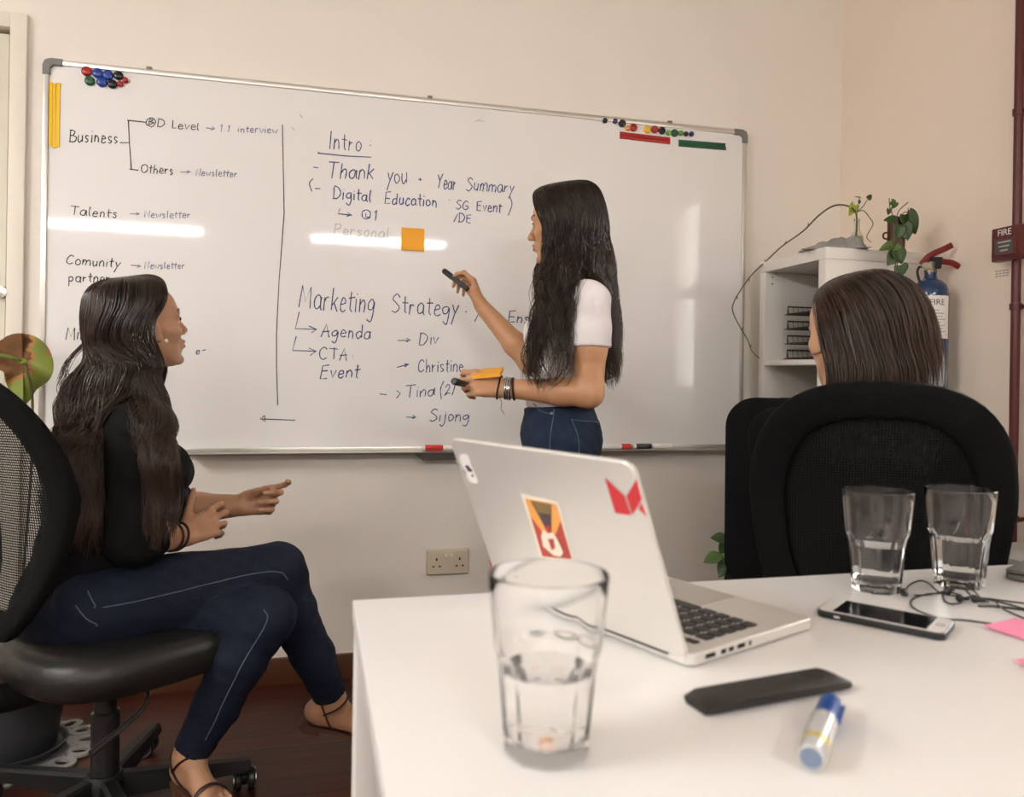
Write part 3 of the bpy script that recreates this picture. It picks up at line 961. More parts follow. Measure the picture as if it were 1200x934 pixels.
def glass(u, v, label, fill, rz=0.0):
    p = on_z(u, v, TZ - 0.0004)
    t = thing('water_glass', label, 'glass', p, rz, 'water glasses on the table')
    seg, nf = 100, 10
    H = 0.1395
    outer = [(0.001, 0.0, 0), (0.030, 0.0, 1), (0.0325, 0.002, 1), (0.0335, 0.008, 1), (0.0350, 0.030, 1), (0.0372, 0.055, 1),
             (0.0388, 0.070, 1), (0.0402, 0.0765, .8), (0.0415, 0.080, .25), (0.0420, 0.083, 0), (0.0436, 0.100, 0), (0.0458, 0.125, 0), (0.0465, 0.1385, 0),
             (0.0460, H, 0)]
    inner = [(0.0449, H, 0), (0.0446, 0.1385, 0), (0.0438, 0.125, 0), (0.0416, 0.100, 0), (0.0396, 0.083, 0), (0.0368, 0.072, .5), (0.0338, 0.055, .6),
             (0.0312, 0.030, .6), (0.0290, 0.014, .5), (0.022, 0.0115, 0), (0.001, 0.011, 0)]
    rings = []
    for r, h, k in outer + inner:
        R = []
        for j in range(seg):
            a = 2 * pi * j / seg
            fa = (a * nf / (2 * pi)) % 1 - 0.5
            # flat facets with the corner of each facet at fa = +-0.5
            fac = cos(pi / nf) / cos(fa * 2 * pi / nf)
            rr = r * (1 - k * (1 - (0.4 * fac + 0.6 * fac ** 2)) * 1.0)
            R.append((rr * cos(a), rr * sin(a), h))
        rings.append(R)
    MB().ring_loft(rings, True, True).build('glass_body', m_glass, t, world=False, sharp=70)
    wp = [(0.001, 0.0112), (0.0215, 0.0116), (0.0288, 0.0142), (0.0308, 0.030), (0.0332, 0.055), (0.0362, 0.072), (0.0390, 0.083)]
    wr = [q for q in wp if q[1] < fill]
    rt = np.interp(fill, [q[1] for q in wp], [q[0] for q in wp])
    wr += [(rt - 0.0008, fill), (0.001, fill - 0.0006)]
    MB().lathe([(r + (0.0003 if r > .01 else 0), h) for r, h in wr], seg=60, caps=True).build('water', m_water, t, world=False, sharp=60)
    return t


glass(640, 882, 'large blurred water glass at the front edge of the table', 0.066)
glass(1027, 691, 'left one of the two half full glasses behind the phone', 0.064, 0.2)
glass(1123, 686, 'right one of the two half full glasses behind the phone', 0.068, 0.5)

# ================================================================== phone
m_pwh = mat('white phone face', (0.75, 0.73, 0.70), 0.2)
A_, B_, C_, D_ = [on_z(u, v, TZ + 0.009) for u, v in ((962, 713), (979, 702.5), (1114, 727), (1102, 741))]
pc = (A_ + B_ + C_ + D_) / 4
pe = nrm((C_ + D_ - A_ - B_) * [1, 1, 0])
pw = np.array([-pe[1], pe[0], 0])
pl_ = np.linalg.norm((C_ + D_ - A_ - B_) / 2)
pc[2] = TZ
ph = thing('smartphone', 'smartphone with white face in a black case lying before the two glasses', 'phone', pc)
PL, PW = 0.142, 0.070
MB().prism(rrect(PL, PW, 0.010), pc, pe, pw, OZ, 0.0005, 0.0088).build('case', m_pblack, ph, bevel=0.002)
MB().prism(rrect(PL - 0.005, PW - 0.005, 0.0085), pc, pe, pw, OZ, 0.0088, 0.0094).build('front_glass', m_pwh, ph, smooth=False)
MB().prism(rrect(0.104, 0.0585, 0.001), pc - pe * 0.0, pe, pw, OZ, 0.0094, 0.0097).build('screen', m_screen, ph, smooth=False)
MB().lathe([(0.0044, 0), (0.0050, 0), (0.0050, 0.0003), (0.0044, 0.0003)], pc + pe * 0.0605 + OZ * 0.0094, 24).build('home_button', m_pgrey, ph)
MB().prism(rrect(0.007, 0.0022, 0.001, 3), pc - pe * 0.045 - pw * (PW / 2 - 0.0004) + OZ * 0.0045, pe, OZ, -pw, 0, 0.0012).build('side_button', m_silver, ph)

# ================================================================== earphones in a tangle
m_cable = mat('black cable rubber', (0.010, 0.010, 0.011), 0.4)
ep = thing('earphones', 'tangled black earphones between the phone and the right glass', 'earphones', on_z(1110, 705, TZ))


def k3(x, y): return (920 + x * .23333, 540 + y * .23333)


def cable(pp, name, r=0.0011, lift=None):
    P = []
    for i, q in enumerate(pp):
        h = r + 0.0004 + (q[2] if len(q) > 2 else 0.0)
        P.append(on_z(*k3(q[0], q[1]), TZ + h))
    return MB().tube(spline(P, 8), r, 8).build(name, m_cable, ep)


cable([(600, 655), (630, 620), (680, 602, .004), (720, 615, .006), (760, 650, .004), (800, 670), (880, 680), (1000, 690), (1200, 715)], 'cable')
cable([(650, 675), (720, 672), (800, 655, .003), (860, 640, .005), (905, 650, .004), (940, 680), (1010, 695, .002), (1100, 715), (1230, 750)], 'cable')
cable([(840, 798), (760, 785), (690, 762), (640, 735), (632, 705), (660, 685), (720, 668, .003), (790, 665, .004), (850, 650, .004)], 'cable')
cable([(840, 797), (900, 800), (960, 808), (1040, 818)], 'cable', 0.0012)
cable([(750, 612), (800, 598, .004), (850, 602, .008), (900, 622, .008), (950, 655, .004), (985, 690), (1020, 710, .002)], 'cable')
cable([(790, 660), (800, 700), (830, 718, .002), (880, 715, .003), (900, 700, .003), (880, 675, .004), (830, 660, .005)], 'cable')
cable([(970, 728), (1040, 730), (1120, 738), (1230, 752)], 'cable', 0.0016)
cable([(1050, 700, .002), (1090, 740, .003), (1140, 765), (1210, 795)], 'cable')
for x_, y_, dx_, dy_ in ((590, 655, 35, 30), (815, 655, 20, -30), (860, 690, 60, 0), (930, 690, 60, 10)):
    a_, b_ = on_z(*k3(x_, y_), TZ + 0.006), on_z(*k3(x_ + dx_, y_ + dy_), TZ + 0.006)
    e = MB()
    e.lathe([(0.0005, 0), (0.003, 0.0005), (0.0052, 0.003), (0.0055, 0.006), (0.0035, 0.010), (0.0025, 0.017), (0.0008, 0.018)], a_, 16, axis=b_ - a_)
    e.build('earbud', m_pblack, ep)

# ================================================================== slim black remote
rA, rB = on_z(822, 823, TZ + 0.006), on_z(977, 795, TZ + 0.006)
re_ = nrm((rB - rA) * [1, 1, 0])
rw = np.array([-re_[1], re_[0], 0])
rl = np.linalg.norm(rB - rA)
rc = (rA + rB) / 2
rc[2] = TZ
wq = np.linalg.norm(on_z(805, 807, TZ + .01) - on_z(838, 836, TZ + .006))
rm = thing('remote_control', 'slim black remote lying on the table in front of the silver laptop', 'remote', rc)
m_remote = mat('matt black plastic', (0.014, 0.0125, 0.0115), 0.5)
rb = MB()
RW, RL = 0.038, rl + 0.012
rings = []
for i in range(15):
    s_ = -1 + 2 * i / 14
    x_ = s_ * RL / 2
    w_ = RW / 2 * (1 - 0.10 * (max(0, abs(s_) - 0.9) / 0.1) ** 2)
    h_ = 0.0115 * (1 - 0.30 * (max(0, abs(s_) - 0.93) / 0.07) ** 2)
    prof = [(-w_ * .8, 0.0006), (-w_, 0.004), (-w_ * .98, h_ - .0015), (-w_ * .86, h_), (w_ * .86, h_), (w_ * .98, h_ - .0015), (w_, 0.004), (w_ * .8, 0.0006)]
    rings.append([rc + re_ * x_ + rw * a_ + OZ * b_ for a_, b_ in prof])
rb.ring_loft(rings).build('shell', m_remote, rm, sharp=35)
MB().lathe([(0.0115, 0), (0.0128, 0), (0.0128, 0.0006), (0.0115, 0.0006)], rc + re_ * (RL * 0.30) + OZ * 0.0114, 32).build('button_ring', mat('satin black ring', (0.03, 0.028, 0.026), 0.3), rm)
MB().prism(rrect(0.012, 0.005, 0.002), rc + re_ * 0.0 + OZ * 0.0114, re_, rw, OZ, 0, 0.0006).build('button', m_remote, rm)

# ================================================================== blue marker on the table
mA, mB_ = on_z(950, 890, TZ + 0.011), on_z(974, 824, TZ + 0.010)
me_ = nrm((mB_ - mA) * [1, 1, 0])
ml = np.linalg.norm(mB_ - mA)
m_blue = mat('blue marker cap', (0.010, 0.075, 0.33), 0.3)
m_barrel = mat('pale translucent barrel', (0.50, 0.50, 0.50), 0.12, spec=0.8)
m_gold = mat('gold band', (0.55, 0.42, 0.06), 0.35, metal=0.4)
m_plug = mat('grey blue plug', (0.16, 0.21, 0.29), 0.4)
mk = thing('marker_pen', 'thick blue capped marker with pale barrel lying in front of the black remote', 'marker', mA * [1, 1, 0] + OZ * TZ)
s0 = mA * [1, 1, 0] + OZ * (TZ + 0.0112)
R_ = 0.0108
L_ = max(ml, 0.115)
MB().lathe([(0.0075, 0.003), (0.0085, 0.0), (0.0098, 0.001), (R_, 0.006), (R_, L_ * .60), (0.0095, L_ * .61), (0.0005, L_ * .61)], s0, 28, axis=me_).build('barrel', m_barrel, mk)
MB().lathe([(0.0005, 0.002), (0.0076, 0.002), (0.0076, 0.005), (0.0005, 0.005)], s0, 24, axis=me_).build('end_plug', m_plug, mk)
MB().lathe([(R_ + .0002, 0.018), (R_ + .0003, 0.018), (R_ + .0003, 0.025), (R_ + .0002, 0.025)], s0, 28, axis=me_).build('gold_band', m_gold, mk)
cpm = MB().lathe([(0.0095, L_ * .60), (0.0105, L_ * .61), (0.0105, L_ * .64), (0.0098, L_ * .66), (0.0092, L_ * .96), (0.0075, L_ * .995), (0.0005, L_)], s0, 28, axis=me_)
cpm.build('cap', m_blue, mk)
sd = np.cross(me_, OZ)
MB().prism(rrect(L_ * .30, 0.004, 0.0015, 3), s0 + me_ * L_ * .80 + sd * 0.0098, me_, OZ, sd, 0, 0.0022).build('cap_clip', m_blue, mk)

# ================================================================== pink sticky notes
def flat_note(c0, c1_, c2_, label, curl=0.004):
    a_, b_, c_ = [on_z(*q, TZ + 0.001) for q in (c0, c1_, c2_)]
    e1_ = nrm(b_ - a_)
    e2_ = nrm((c_ - a_) - e1_ * np.dot(c_ - a_, e1_))
    mb_ = MB()
    rows = []
    for i in range(7):
        s_ = i / 6
        h_ = curl * (1 - s_) ** 2
        rows.append([a_ + e1_ * x_ + e2_ * 0.076 * s_ + OZ * (h_ * (0.3 + 0.7 * (1 - x_ / .076)) + dz) for x_, dz in ((0, 0), (0.076, 0), (0.076, 0.0005), (0, 0.0005))])
    mb_.ring_loft(rows)
    tag(mb_.build('sticky_note', m_pink, smooth=False), label, 'sticky note')


flat_note((1152, 737), (1203, 721.5), (1205, 754), 'pink sticky note on the table to the right of the phone')
flat_note((1187, 778), (1230, 771), (1215, 789), 'pink sticky note at the right edge, nearer the camera than the other pink one')

# ================================================================== shelf unit in the corner
m_shelf = mat('white shelf laminate', (0.74, 0.71, 0.66), 0.4)
SX0, SX1, SY0, SY1, SH = 1.598, 1.985, 2.20, 2.585, 1.456
sh = thing('shelf_unit', 'white open shelf unit in the corner with black letter trays inside', 'shelf', ((SX0 + SX1) / 2, (SY0 + SY1) / 2, 0))
MB().box((SX0, SY0, SH - 0.038), (SX1, SY1, SH), 0.0015).build('top_board', m_shelf, sh)
MB().box((SX0, SY0, 0.0), (SX1, SY1, 0.038), 0.0015).build('bottom_board', m_shelf, sh)
MB().box((SX0, SY0, 0.038), (SX1, SY0 + 0.036, SH - 0.0385), 0.0015).build('side_panel', m_shelf, sh)
MB().box((SX0, SY1 - 0.036, 0.038), (SX1, SY1, SH - 0.0385), 0.0015).build('side_panel', m_shelf, sh)
for z in (0.385, 0.735, 1.083):
    MB().box((SX0 + 0.002, SY0 + 0.036, z - 0.009), (SX1, SY1 - 0.036, z + 0.009), 0.001).build('shelf_board', m_shelf, sh)
hl = MB()
for z in (1.40, 1.375):
    hl.lathe([(0.0004, 0), (0.003, 0), (0.003, 0.0004), (0.0004, 0.0005)], (SX0 + 0.03, SY1 - 0.0362, z), 10, axis=(0, -1, 0))
hl.build('peg_hole', m_hole, sh)

# black wire letter trays
m_wire = mat('black wire', (0.012, 0.012, 0.012), 0.4)
lt = thing('letter_trays', 'stack of black wire letter trays in the upper shelf compartment', 'letter tray', (1.78, 2.39, 1.092))
xa, xb, ya, yb = 1.655, 1.93, 2.262, 2.52
for z in (1.097, 1.150, 1.203, 1.256):
    tr = MB()
    rim = [(xa, ya, z + .004), (xa, yb, z + .004), (xb, yb, z + .034), (xb, ya, z + .034)]
    loop = [(xa, ya + .03, z + .004), (xa, yb - .03, z + .004), (xa + .02, yb, z + .034), (xb, yb, z + .034), (xb, ya, z + .034), (xa + .02, ya, z + .034)]
    tr.tube(loop, 0.0028, 8, closed=True)
    tr.tube([(xa, ya + .012, z + .003), (xa, yb - .012, z + .003), (xb, yb - .008, z + .003), (xb, ya + .008, z + .003)], 0.0018, 6, closed=True)
    for k_ in range(13):
        yy = ya + .02 + (yb - ya - .04) * k_ / 12
        tr.tube([(xa, yy, z + .003), (xb, yy, z + .003), (xb, yy, z + .032)], 0.0009, 5)
    for k_ in range(13):
        xx = xa + .02 + (xb - xa - .03) * k_ / 12
        tr.tube([(xx, ya, z + .033), (xx, ya + .008, z + .003), (xx, yb - .008, z + .003), (xx, yb, z + .033)], 0.0009, 5)
    tr.build('wire_tray', m_wire, lt)
for yy in (ya - .001, yb + .001):
    MB().tube([(1.80, yy, 1.092), (1.80, yy, 1.335), (1.80, yy, 1.335)], 0.003, 8).build('upright', m_wire, lt)
MB().tube(spline([(1.80, yb + .001, 1.325), (1.80, yb - .008, 1.343), (1.80, ya + .008, 1.343), (1.80, ya - .001, 1.325)], 6), 0.0035, 8).build('carry_handle', m_wire, lt)

# box file and book in the compartment below
m_boxf = mat('black box file card', (0.014, 0.014, 0.015), 0.55)
m_paper = mat('book paper', (0.70, 0.63, 0.50), 0.8)
m_bcover = mat('beige book cover', (0.62, 0.54, 0.40), 0.6)
bx = thing('storage_box', 'black cardboard box in the lower shelf compartment', 'box', (1.76, 2.43, 0.744))
MB().box((1.66, 2.33, 0.7445), (1.88, 2.53, 0.925), 0.003).build('box_body', m_boxf, bx)
MB().box((1.657, 2.327, 0.926), (1.883, 2.533, 0.958), 0.003).build('box_lid', m_boxf, bx)
bk = thing('notebook', 'beige notebook lying on the black box in the shelf', 'book', (1.74, 2.40, 0.9585))
Mr = Matrix.Translation((1.735, 2.405, 0.9585)) @ Matrix.Rotation(0.25, 4, 'Z')
MB().box((-.07, -.05, 0.0), (.07, .05, 0.002), M=Mr).box((-.07, -.05, 0.018), (.07, .05, 0.020), M=Mr).box((-.07, .048, 0.0), (.07, .05, 0.02), M=Mr).build('cover', m_bcover, bk, smooth=False)
MB().box((-.067, -.047, 0.002), (.067, .048, 0.018), M=Mr).build('pages', m_paper, bk, smooth=False)

# crumpled grey cloth on top of the shelf
m_cloth = mat('grey towelling', (0.26, 0.25, 0.235), 0.95, noise=0.35, nscale=40, bump=0.9, bscale=140)
cp0 = at(980, 284, 2.60)
cx0, cy0, crot = SX0 + 0.078, SY0 + 0.068, radians(-28)
V, Fc = [], []
NX, NY = 60, 44
for j in range(NY):
    for i in range(NX):
        x_, y_ = -1 + 2 * i / (NX - 1), -1 + 2 * j / (NY - 1)
        rr = sqrt(x_ * x_ + y_ * y_)
        e_ = max(0.0, 1 - (abs(x_) ** 2.6 + abs(y_) ** 2.6))
        fold = 0.5 + 0.5 * sin(9 * x_ + 3.5 * y_ + 2 * sin(4 * y_ + 1)) * cos(5 * y_ - 2 * x_)
        h_ = 0.066 * e_ ** 0.55 * (0.50 + 0.5 * fold) * (0.62 + 0.38 * x_)
        edge = 1 + 0.09 * sin(7 * atan2(y_, x_)) + 0.05 * sin(13 * atan2(y_, x_))
        lx_, ly_ = 0.098 * x_ * edge, 0.052 * y_ * edge
        V.append((cx0 + lx_ * cos(crot) - ly_ * sin(crot), cy0 + lx_ * sin(crot) + ly_ * cos(crot), SH + 0.002 + h_))
for j in range(NY - 1):
    for i in range(NX - 1):
        a_ = j * NX + i
        Fc.append([a_, a_ + 1, a_ + NX + 1, a_ + NX])
nb = len(V)
V += [(x_, y_, SH + 0.0005) for x_, y_, z_ in V]
Fc += [[f[3] + nb, f[2] + nb, f[1] + nb, f[0] + nb] for f in Fc[:]]
bd = [i for i in range(NX)] + [j * NX + NX - 1 for j in range(1, NY)] + [(NY - 1) * NX + i for i in range(NX - 2, -1, -1)] + [j * NX for j in range(NY - 2, 0, -1)]
for a_, b_ in zip(bd, bd[1:] + bd[:1]):
    Fc.append([b_, a_, a_ + nb, b_ + nb])
mb = MB()
mb.add(V, Fc)
tag(mb.build('cleaning_cloth', m_cloth, sharp=None), 'crumpled grey cloth lying on top of the white shelf', 'cloth')

# ------------------------------------------------------------------ plants
m_leaf = mat('green leaf', (0.065, 0.12, 0.022), 0.4, noise=0.4, nscale=25)
m_leafd = mat('dark green leaf', (0.026, 0.058, 0.010), 0.4, noise=0.4, nscale=25)
m_leafy = mat('yellow green leaf', (0.30, 0.36, 0.04), 0.45, noise=0.3, nscale=30)
m_stem = mat('brown green stem', (0.085, 0.075, 0.03), 0.6)
m_stemg = mat('green stem', (0.10, 0.19, 0.03), 0.5)
m_brown = mat('dried brown leaf', (0.14, 0.060, 0.018), 0.8, noise=0.65, nscale=35, bump=0.8, bscale=60)


def leaf(parent, base, tip, width, normal, material, name='leaf', fold=0.25, droop=0.15, heart=True, mats=None, pick=None, ruffle=0.0):
    base, tip = np.asarray(base, float), np.asarray(tip, float)
    e = tip - base
    L = np.linalg.norm(e)
    e = e / L
    n = nrm(np.asarray(normal, float) - e * np.dot(normal, e))
    s_ = np.cross(n, e)
    NU, NV = 14, 5
    V, Fc, idx = [], [], []
    for i in range(NU + 1):
        t_ = i / NU
        if heart:
            hw = width / 2 * (sin(pi * min(1, t_ * 0.92 + 0.08) ** 0.62)) ** 0.8 if t_ < 1 else 0.0
        else:
            hw = width / 2 * sin(pi * t_ ** 0.8) ** 0.9
        hw = max(hw, 0.0006)
        for j in range(-NV, NV + 1):
            q = j / NV
            back = -0.16 * L * (abs(q) ** 1.5) * (1 - t_) ** 2 if heart else 0
            zoff = fold * hw * (abs(q) ** 1.3) - droop * L * t_ * t_ + ruffle * sin(9 * t_ + 5 * q) * hw
            V.append(base + e * (L * t_ + back) + s_ * hw * q + n * zoff)
    W = 2 * NV + 1
    for i in range(NU):
        for j in range(W - 1):
            a_ = i * W + j
            Fc.append([a_, a_ + 1, a_ + W + 1, a_ + W])
            if pick:
                idx.append(pick((i + .5) / NU, (j + .5) / NV - 1))
    o_ = link_mesh(name, V, Fc, material, parent, smooth=True, sharp=None, mats=mats, mat_idx=idx if pick else None)
    md = o_.modifiers.new('thickness', 'SOLIDIFY')
    md.thickness = 0.0007
    return o_


CAMDIR = -FWD
# bottle with a cutting
bp_ = np.array([1.722, 2.245, SH])
bp_[:2] = (at(1004, 288, 2.60))[:2]
bt = thing('bottle_vase', 'small glass bottle holding a plant cutting with a long bare vine', 'vase', bp_)
m_bottle = mat('greenish glass', (0.85, 0.9, 0.82), 0.02, trans=1.0, ior=1.45)
pr = [(0.001, 0), (0.018, 0), (0.0205, 0.003), (0.0205, 0.040), (0.018, 0.050), (0.010, 0.066), (0.0085, 0.075), (0.0085, 0.098), (0.0105, 0.101), (0.0105, 0.106), (0.0085, 0.106)]
MB().lathe(pr + [(0.0068, 0.104), (0.0068, 0.075), (0.0085, 0.066), (0.016, 0.049), (0.0185, 0.040), (0.0185, 0.006), (0.001, 0.005)], bp_, 32).build('bottle', m_bottle, bt)
MB().lathe([(0.001, 0.0055), (0.0182, 0.0065), (0.0182, 0.040), (0.0158, 0.048), (0.001, 0.048)], bp_, 28, caps=True).build('water', mat('greenish water', (0.55, 0.6, 0.42), 0.02, trans=1.0, ior=1.33), bt)
zt = 2.58
vine = [(1003, 282, zt), (1004, 262, zt), (1003, 250, zt), (997, 243, zt), (985, 240, 2.62), (973, 243, 2.68), (958, 254, 2.75), (941, 271, 2.80), (916, 289, 2.86), (899, 305, 2.88),
        (882, 321, 2.88), (870, 337, 2.88), (861, 352, 2.88), (858.5, 364, 2.88), (866, 381, 2.88), (876, 398, 2.88), (881, 411, 2.87), (890, 420, 2.86)]
VP = spline([at(*q) for q in vine], 6)
MB().tube(VP, np.interp(np.linspace(0, 1, len(VP)), [0, .3, 1], [.0028, .003, .0016]), 7).build('vine', m_stem, bt)
nd = MB()
for k_ in (40, 47, 55, 62, 70, 78, 86, 94):
    d_ = np.array([rng.uniform(-.4, .4), -.3, rng.choice([-1, 1])])
    nd.tube([VP[k_], VP[k_] + nrm(d_) * 0.012], [0.0026, 0.0012], 6)
nd.build('vine_node', m_stem, bt)
for pp in ([(1004, 252, zt), (1006, 240, zt), (1007, 231, zt)], [(1006, 247, zt), (1012, 241, zt), (1018, 231, zt)],
           [(1005, 248, zt), (1012, 247, zt), (1019, 255, zt), (1023, 263, zt), (1017, 274, zt), (1016, 279, zt), (1021, 284, zt)]):
    MB().tube(spline([at(*q) for q in pp], 6), [0.0016, 0.0012], 6).build('stem', m_stem, bt)
leaf(bt, at(1001, 240, zt), at(996, 253, zt), 0.036, CAMDIR + 0.3 * OX, m_leafy)
leaf(bt, at(1001, 231, zt), at(1010, 231, zt), 0.012, OZ, m_leaf, heart=False)
leaf(bt, at(1017, 233, zt), at(1022, 228, zt), 0.018, CAMDIR, m_leafd)
leaf(bt, at(1007, 239, zt), at(1007, 233, zt), 0.010, CAMDIR, m_leafd, heart=False)

# brown vase with a trailing plant
vb = np.array([*(at(1050, 290, 2.535))[:2], SH])
vs = thing('potted_plant', 'brown vase of dark green trailing leaves at the right end of the shelf', 'plant', vb)
m_vase = mat('brown glazed ceramic', (0.075, 0.025, 0.012), 0.25)
MB().lathe([(0.001, 0), (0.026, 0), (0.027, 0.004), (0.0275, 0.09), (0.0285, 0.098), (0.0265, 0.098), (0.0250, 0.09), (0.0250, 0.01), (0.001, 0.01)], vb, 32).build('vase', m_vase, vs)
hd = spline([vb + RGT * -0.0272 + OZ * .05 - FWD * .003, vb + RGT * -0.040 + OZ * .047, vb + RGT * -0.041 + OZ * .033, vb + RGT * -0.0272 + OZ * .028], 6)
MB().tube(hd, 0.003, 8).build('vase_handle', m_vase, vs)
zv = 2.535
for pp in ([(1050, 275, zv), (1052, 250, zv), (1064, 237, zv)], [(1050, 275, zv), (1047, 255, zv), (1043, 244, zv), (1042, 232, zv)], [(1052, 270, zv), (1058, 250, 2.5), (1068, 250, 2.49)],
           [(1050, 262, 2.5), (1048, 275, 2.48), (1049, 295, 2.47), (1050, 305, 2.47), (1048, 320, 2.47)], [(1051, 262, 2.5), (1055, 270, 2.48), (1057, 290, 2.475), (1053, 305, 2.47), (1049, 318, 2.47)]):
    MB().tube(spline([at(*q) for q in pp], 6), 0.0016, 6).build('stem', m_stem, vs)
for (b_, t_, w_, mm, nn) in (((1062, 251, 2.49), (1075, 274, 2.49), .058, m_leafd, CAMDIR), ((1066, 250, 2.50), (1068, 281, 2.48), .05, m_leafd, CAMDIR + .6 * OX),
                             ((1058, 263, 2.47), (1064, 280, 2.46), .052, m_leafd, CAMDIR - .3 * OX), ((1050, 258, 2.48), (1036, 257, 2.48), .036, m_leafd, CAMDIR + .7 * OZ),
                             ((1055, 265, 2.46), (1051, 280, 2.46), .04, m_leafd, CAMDIR), ((1050, 237, zv), (1045, 245, zv), .022, m_leaf, CAMDIR + .5 * OX), ((1044, 236, zv), (1051, 242, zv), .022, m_leaf, CAMDIR),
                             ((1042, 245, zv), (1041, 252, zv), .018, m_stem, CAMDIR), ((1047, 287, 2.47), (1031, 292, 2.46), .034, m_leaf, CAMDIR + .6 * OZ),
                             ((1050, 296, 2.46), (1041, 311, 2.46), .05, m_leafd, CAMDIR), ((1052, 294, 2.455), (1058, 309, 2.455), .045, m_leafd, CAMDIR), ((1055, 311, 2.46), (1059, 322, 2.455), .043, m_leafd, CAMDIR - .3 * OX),
                             ((1049, 288, 2.46), (1056, 298, 2.46), .03, m_leaf, CAMDIR)):
    leaf(vs, at(*b_), at(*t_), w_, nn, mm)

# plant on the floor behind the table
pp0 = at(845, 650, 2.36)
fp0 = np.array([pp0[0] + .03, pp0[1], 0])
fp = thing('floor_plant', 'green leafy plant on the floor between the whiteboard wall and the chairs', 'plant', fp0)
m_potg = mat('grey plastic pot', (0.035, 0.036, 0.040), 0.5)
m_soil = mat('dark soil', (0.03, 0.02, 0.012), 0.95, bump=1.0, bscale=120)
MB().lathe([(0.001, 0), (0.085, 0), (0.11, 0.19), (0.118, 0.19), (0.118, 0.21), (0.108, 0.21), (0.105, 0.18), (0.001, 0.18)], fp0, 36).build('pot', m_potg, fp)
MB().lathe([(0.104, 0.178), (0.07, 0.186), (0.001, 0.187)], fp0, 30).build('soil', m_soil, fp)
for (tip, base_, w_, mm) in (((824, 658, 2.36), (847, 651, 2.36), .05, m_leaf), ((833, 629, 2.36), (854, 634, 2.36), .05, m_leafd), ((843, 648, 2.36), (856, 637, 2.38), .045, m_leafd),
                             ((842, 676, 2.34), (856, 655, 2.36), .05, m_leafd), ((885, 640, 2.36), (862, 648, 2.36), .05, m_leaf), ((872, 615, 2.36), (860, 632, 2.36), .045, m_leaf)):
    leaf(fp, at(*base_), at(*tip), w_, OZ + .6 * CAMDIR, mm, heart=False, droop=0.1)
    bb = at(*base_)
    MB().tube(spline([bb, (bb + fp0 + OZ * .19) / 2 + np.array([rng.uniform(-.02, .02), 0, .05]), fp0 + OZ * .185 + np.array([rng.uniform(-.03, .03), rng.uniform(-.03, .03), 0])], 6), 0.0028, 7).build('stem', m_stemg, fp)

# big potted plant at the left edge, with the half dried leaf
pf = on_z(16, 884, 0.0)
pf[2] = 0.0
lpz = 0.016
m_doily = mat('pressed grey glass', (0.42, 0.41, 0.40), 0.12, spec=0.8, trans=0.55)
dl = MB()
N_ = 16
for k_ in range(N_):
    a0, a1 = 2 * pi * k_ / N_, 2 * pi * (k_ + 1) / N_
    am = (a0 + a1) / 2
    # a petal with an open slot
    ring_o, ring_i = [], []
    for q in np.linspace(0, 2 * pi, 20, endpoint=False):
        rr, tt = 0.170 + 0.036 * cos(q), am + 0.195 * sin(q) * (1 - 0.12 * cos(q))
        ring_o.append((pf[0] + rr * cos(tt), pf[1] + rr * sin(tt)))
        rr, tt = 0.170 + 0.020 * cos(q), am + 0.075 * sin(q)
        ring_i.append((pf[0] + rr * cos(tt), pf[1] + rr * sin(tt)))
    dl.ring_loft([[(x_, y_, z_) for x_, y_ in rg] for rg, z_ in ((ring_o, .004), (ring_o, .010), (ring_i, .010), (ring_i, .004), (ring_o, .004))], True, False)
dl.lathe([(0.001, 0.0), (0.135, 0.0), (0.150, 0.004), (0.150, 0.010), (0.13, 0.008), (0.001, 0.007)], pf, 48)
for k_ in range(N_):
    a0 = 2 * pi * (k_ + .5) / N_
    dl.ball((pf[0] + .185 * cos(a0), pf[1] + .185 * sin(a0), .0045), 0.0045, 8, 6)
tag(dl.build('glass_plate', m_doily, sharp=35), 'openwork glass plate with petal rim on the floor under the grey pot', 'plate')
pb = thing('potted_plant', 'grey pot at the left edge whose big leaf is half dried brown', 'plant', pf + OZ * .010)
MB().lathe([(0.001, 0.010), (0.105, 0.010), (0.118, 0.014), (0.128, 0.030), (0.122, 0.030), (0.114, 0.018), (0.001, 0.015)], pf, 48).build('saucer', m_potg, pb)
MB().lathe([(0.001, 0.016), (0.095, 0.016), (0.100, 0.022), (0.122, 0.165), (0.132, 0.168), (0.134, 0.190), (0.126, 0.190), (0.120, 0.16), (0.001, 0.155)], pf, 48).build('pot', m_potg, pb)
MB().lathe([(0.119, 0.160), (0.08, 0.17), (0.001, 0.172)], pf, 36).build('soil', m_soil, pb)
ch = MB()
for k_ in range(90):
    a_, r_ = rng.uniform(0, 2 * pi), 0.115 * sqrt(rng.random())
    ch.ball((pf[0] + r_ * cos(a_), pf[1] + r_ * sin(a_), 0.172 + rng.random() * .006), (rng.uniform(.006, .011), rng.uniform(.004, .008), .004), 6, 4)
ch.build('bark_chips', mat('bark chips', (0.33, 0.22, 0.11), 0.9, noise=.4), pb, smooth=False)
zl = 2.18
def lv(u, v, z=zl): return at(u, v, z)
OUT = [(2, 398), (10, 393), (22, 390.5), (38, 393), (50, 400), (58, 410), (62.5, 424), (62, 436), (57, 446), (49, 452), (42, 458), (36, 468), (28, 474), (17, 468), (10, 456), (6, 446),
       (4, 436), (-4, 432), (-12, 424), (-13, 412), (-6, 403)]
OUT = spline(OUT, 9, closed=True)
lc0 = np.array([27.0, 427.0])
V, Fc, idx = [], [], []
NR, NO = 34, len(OUT)
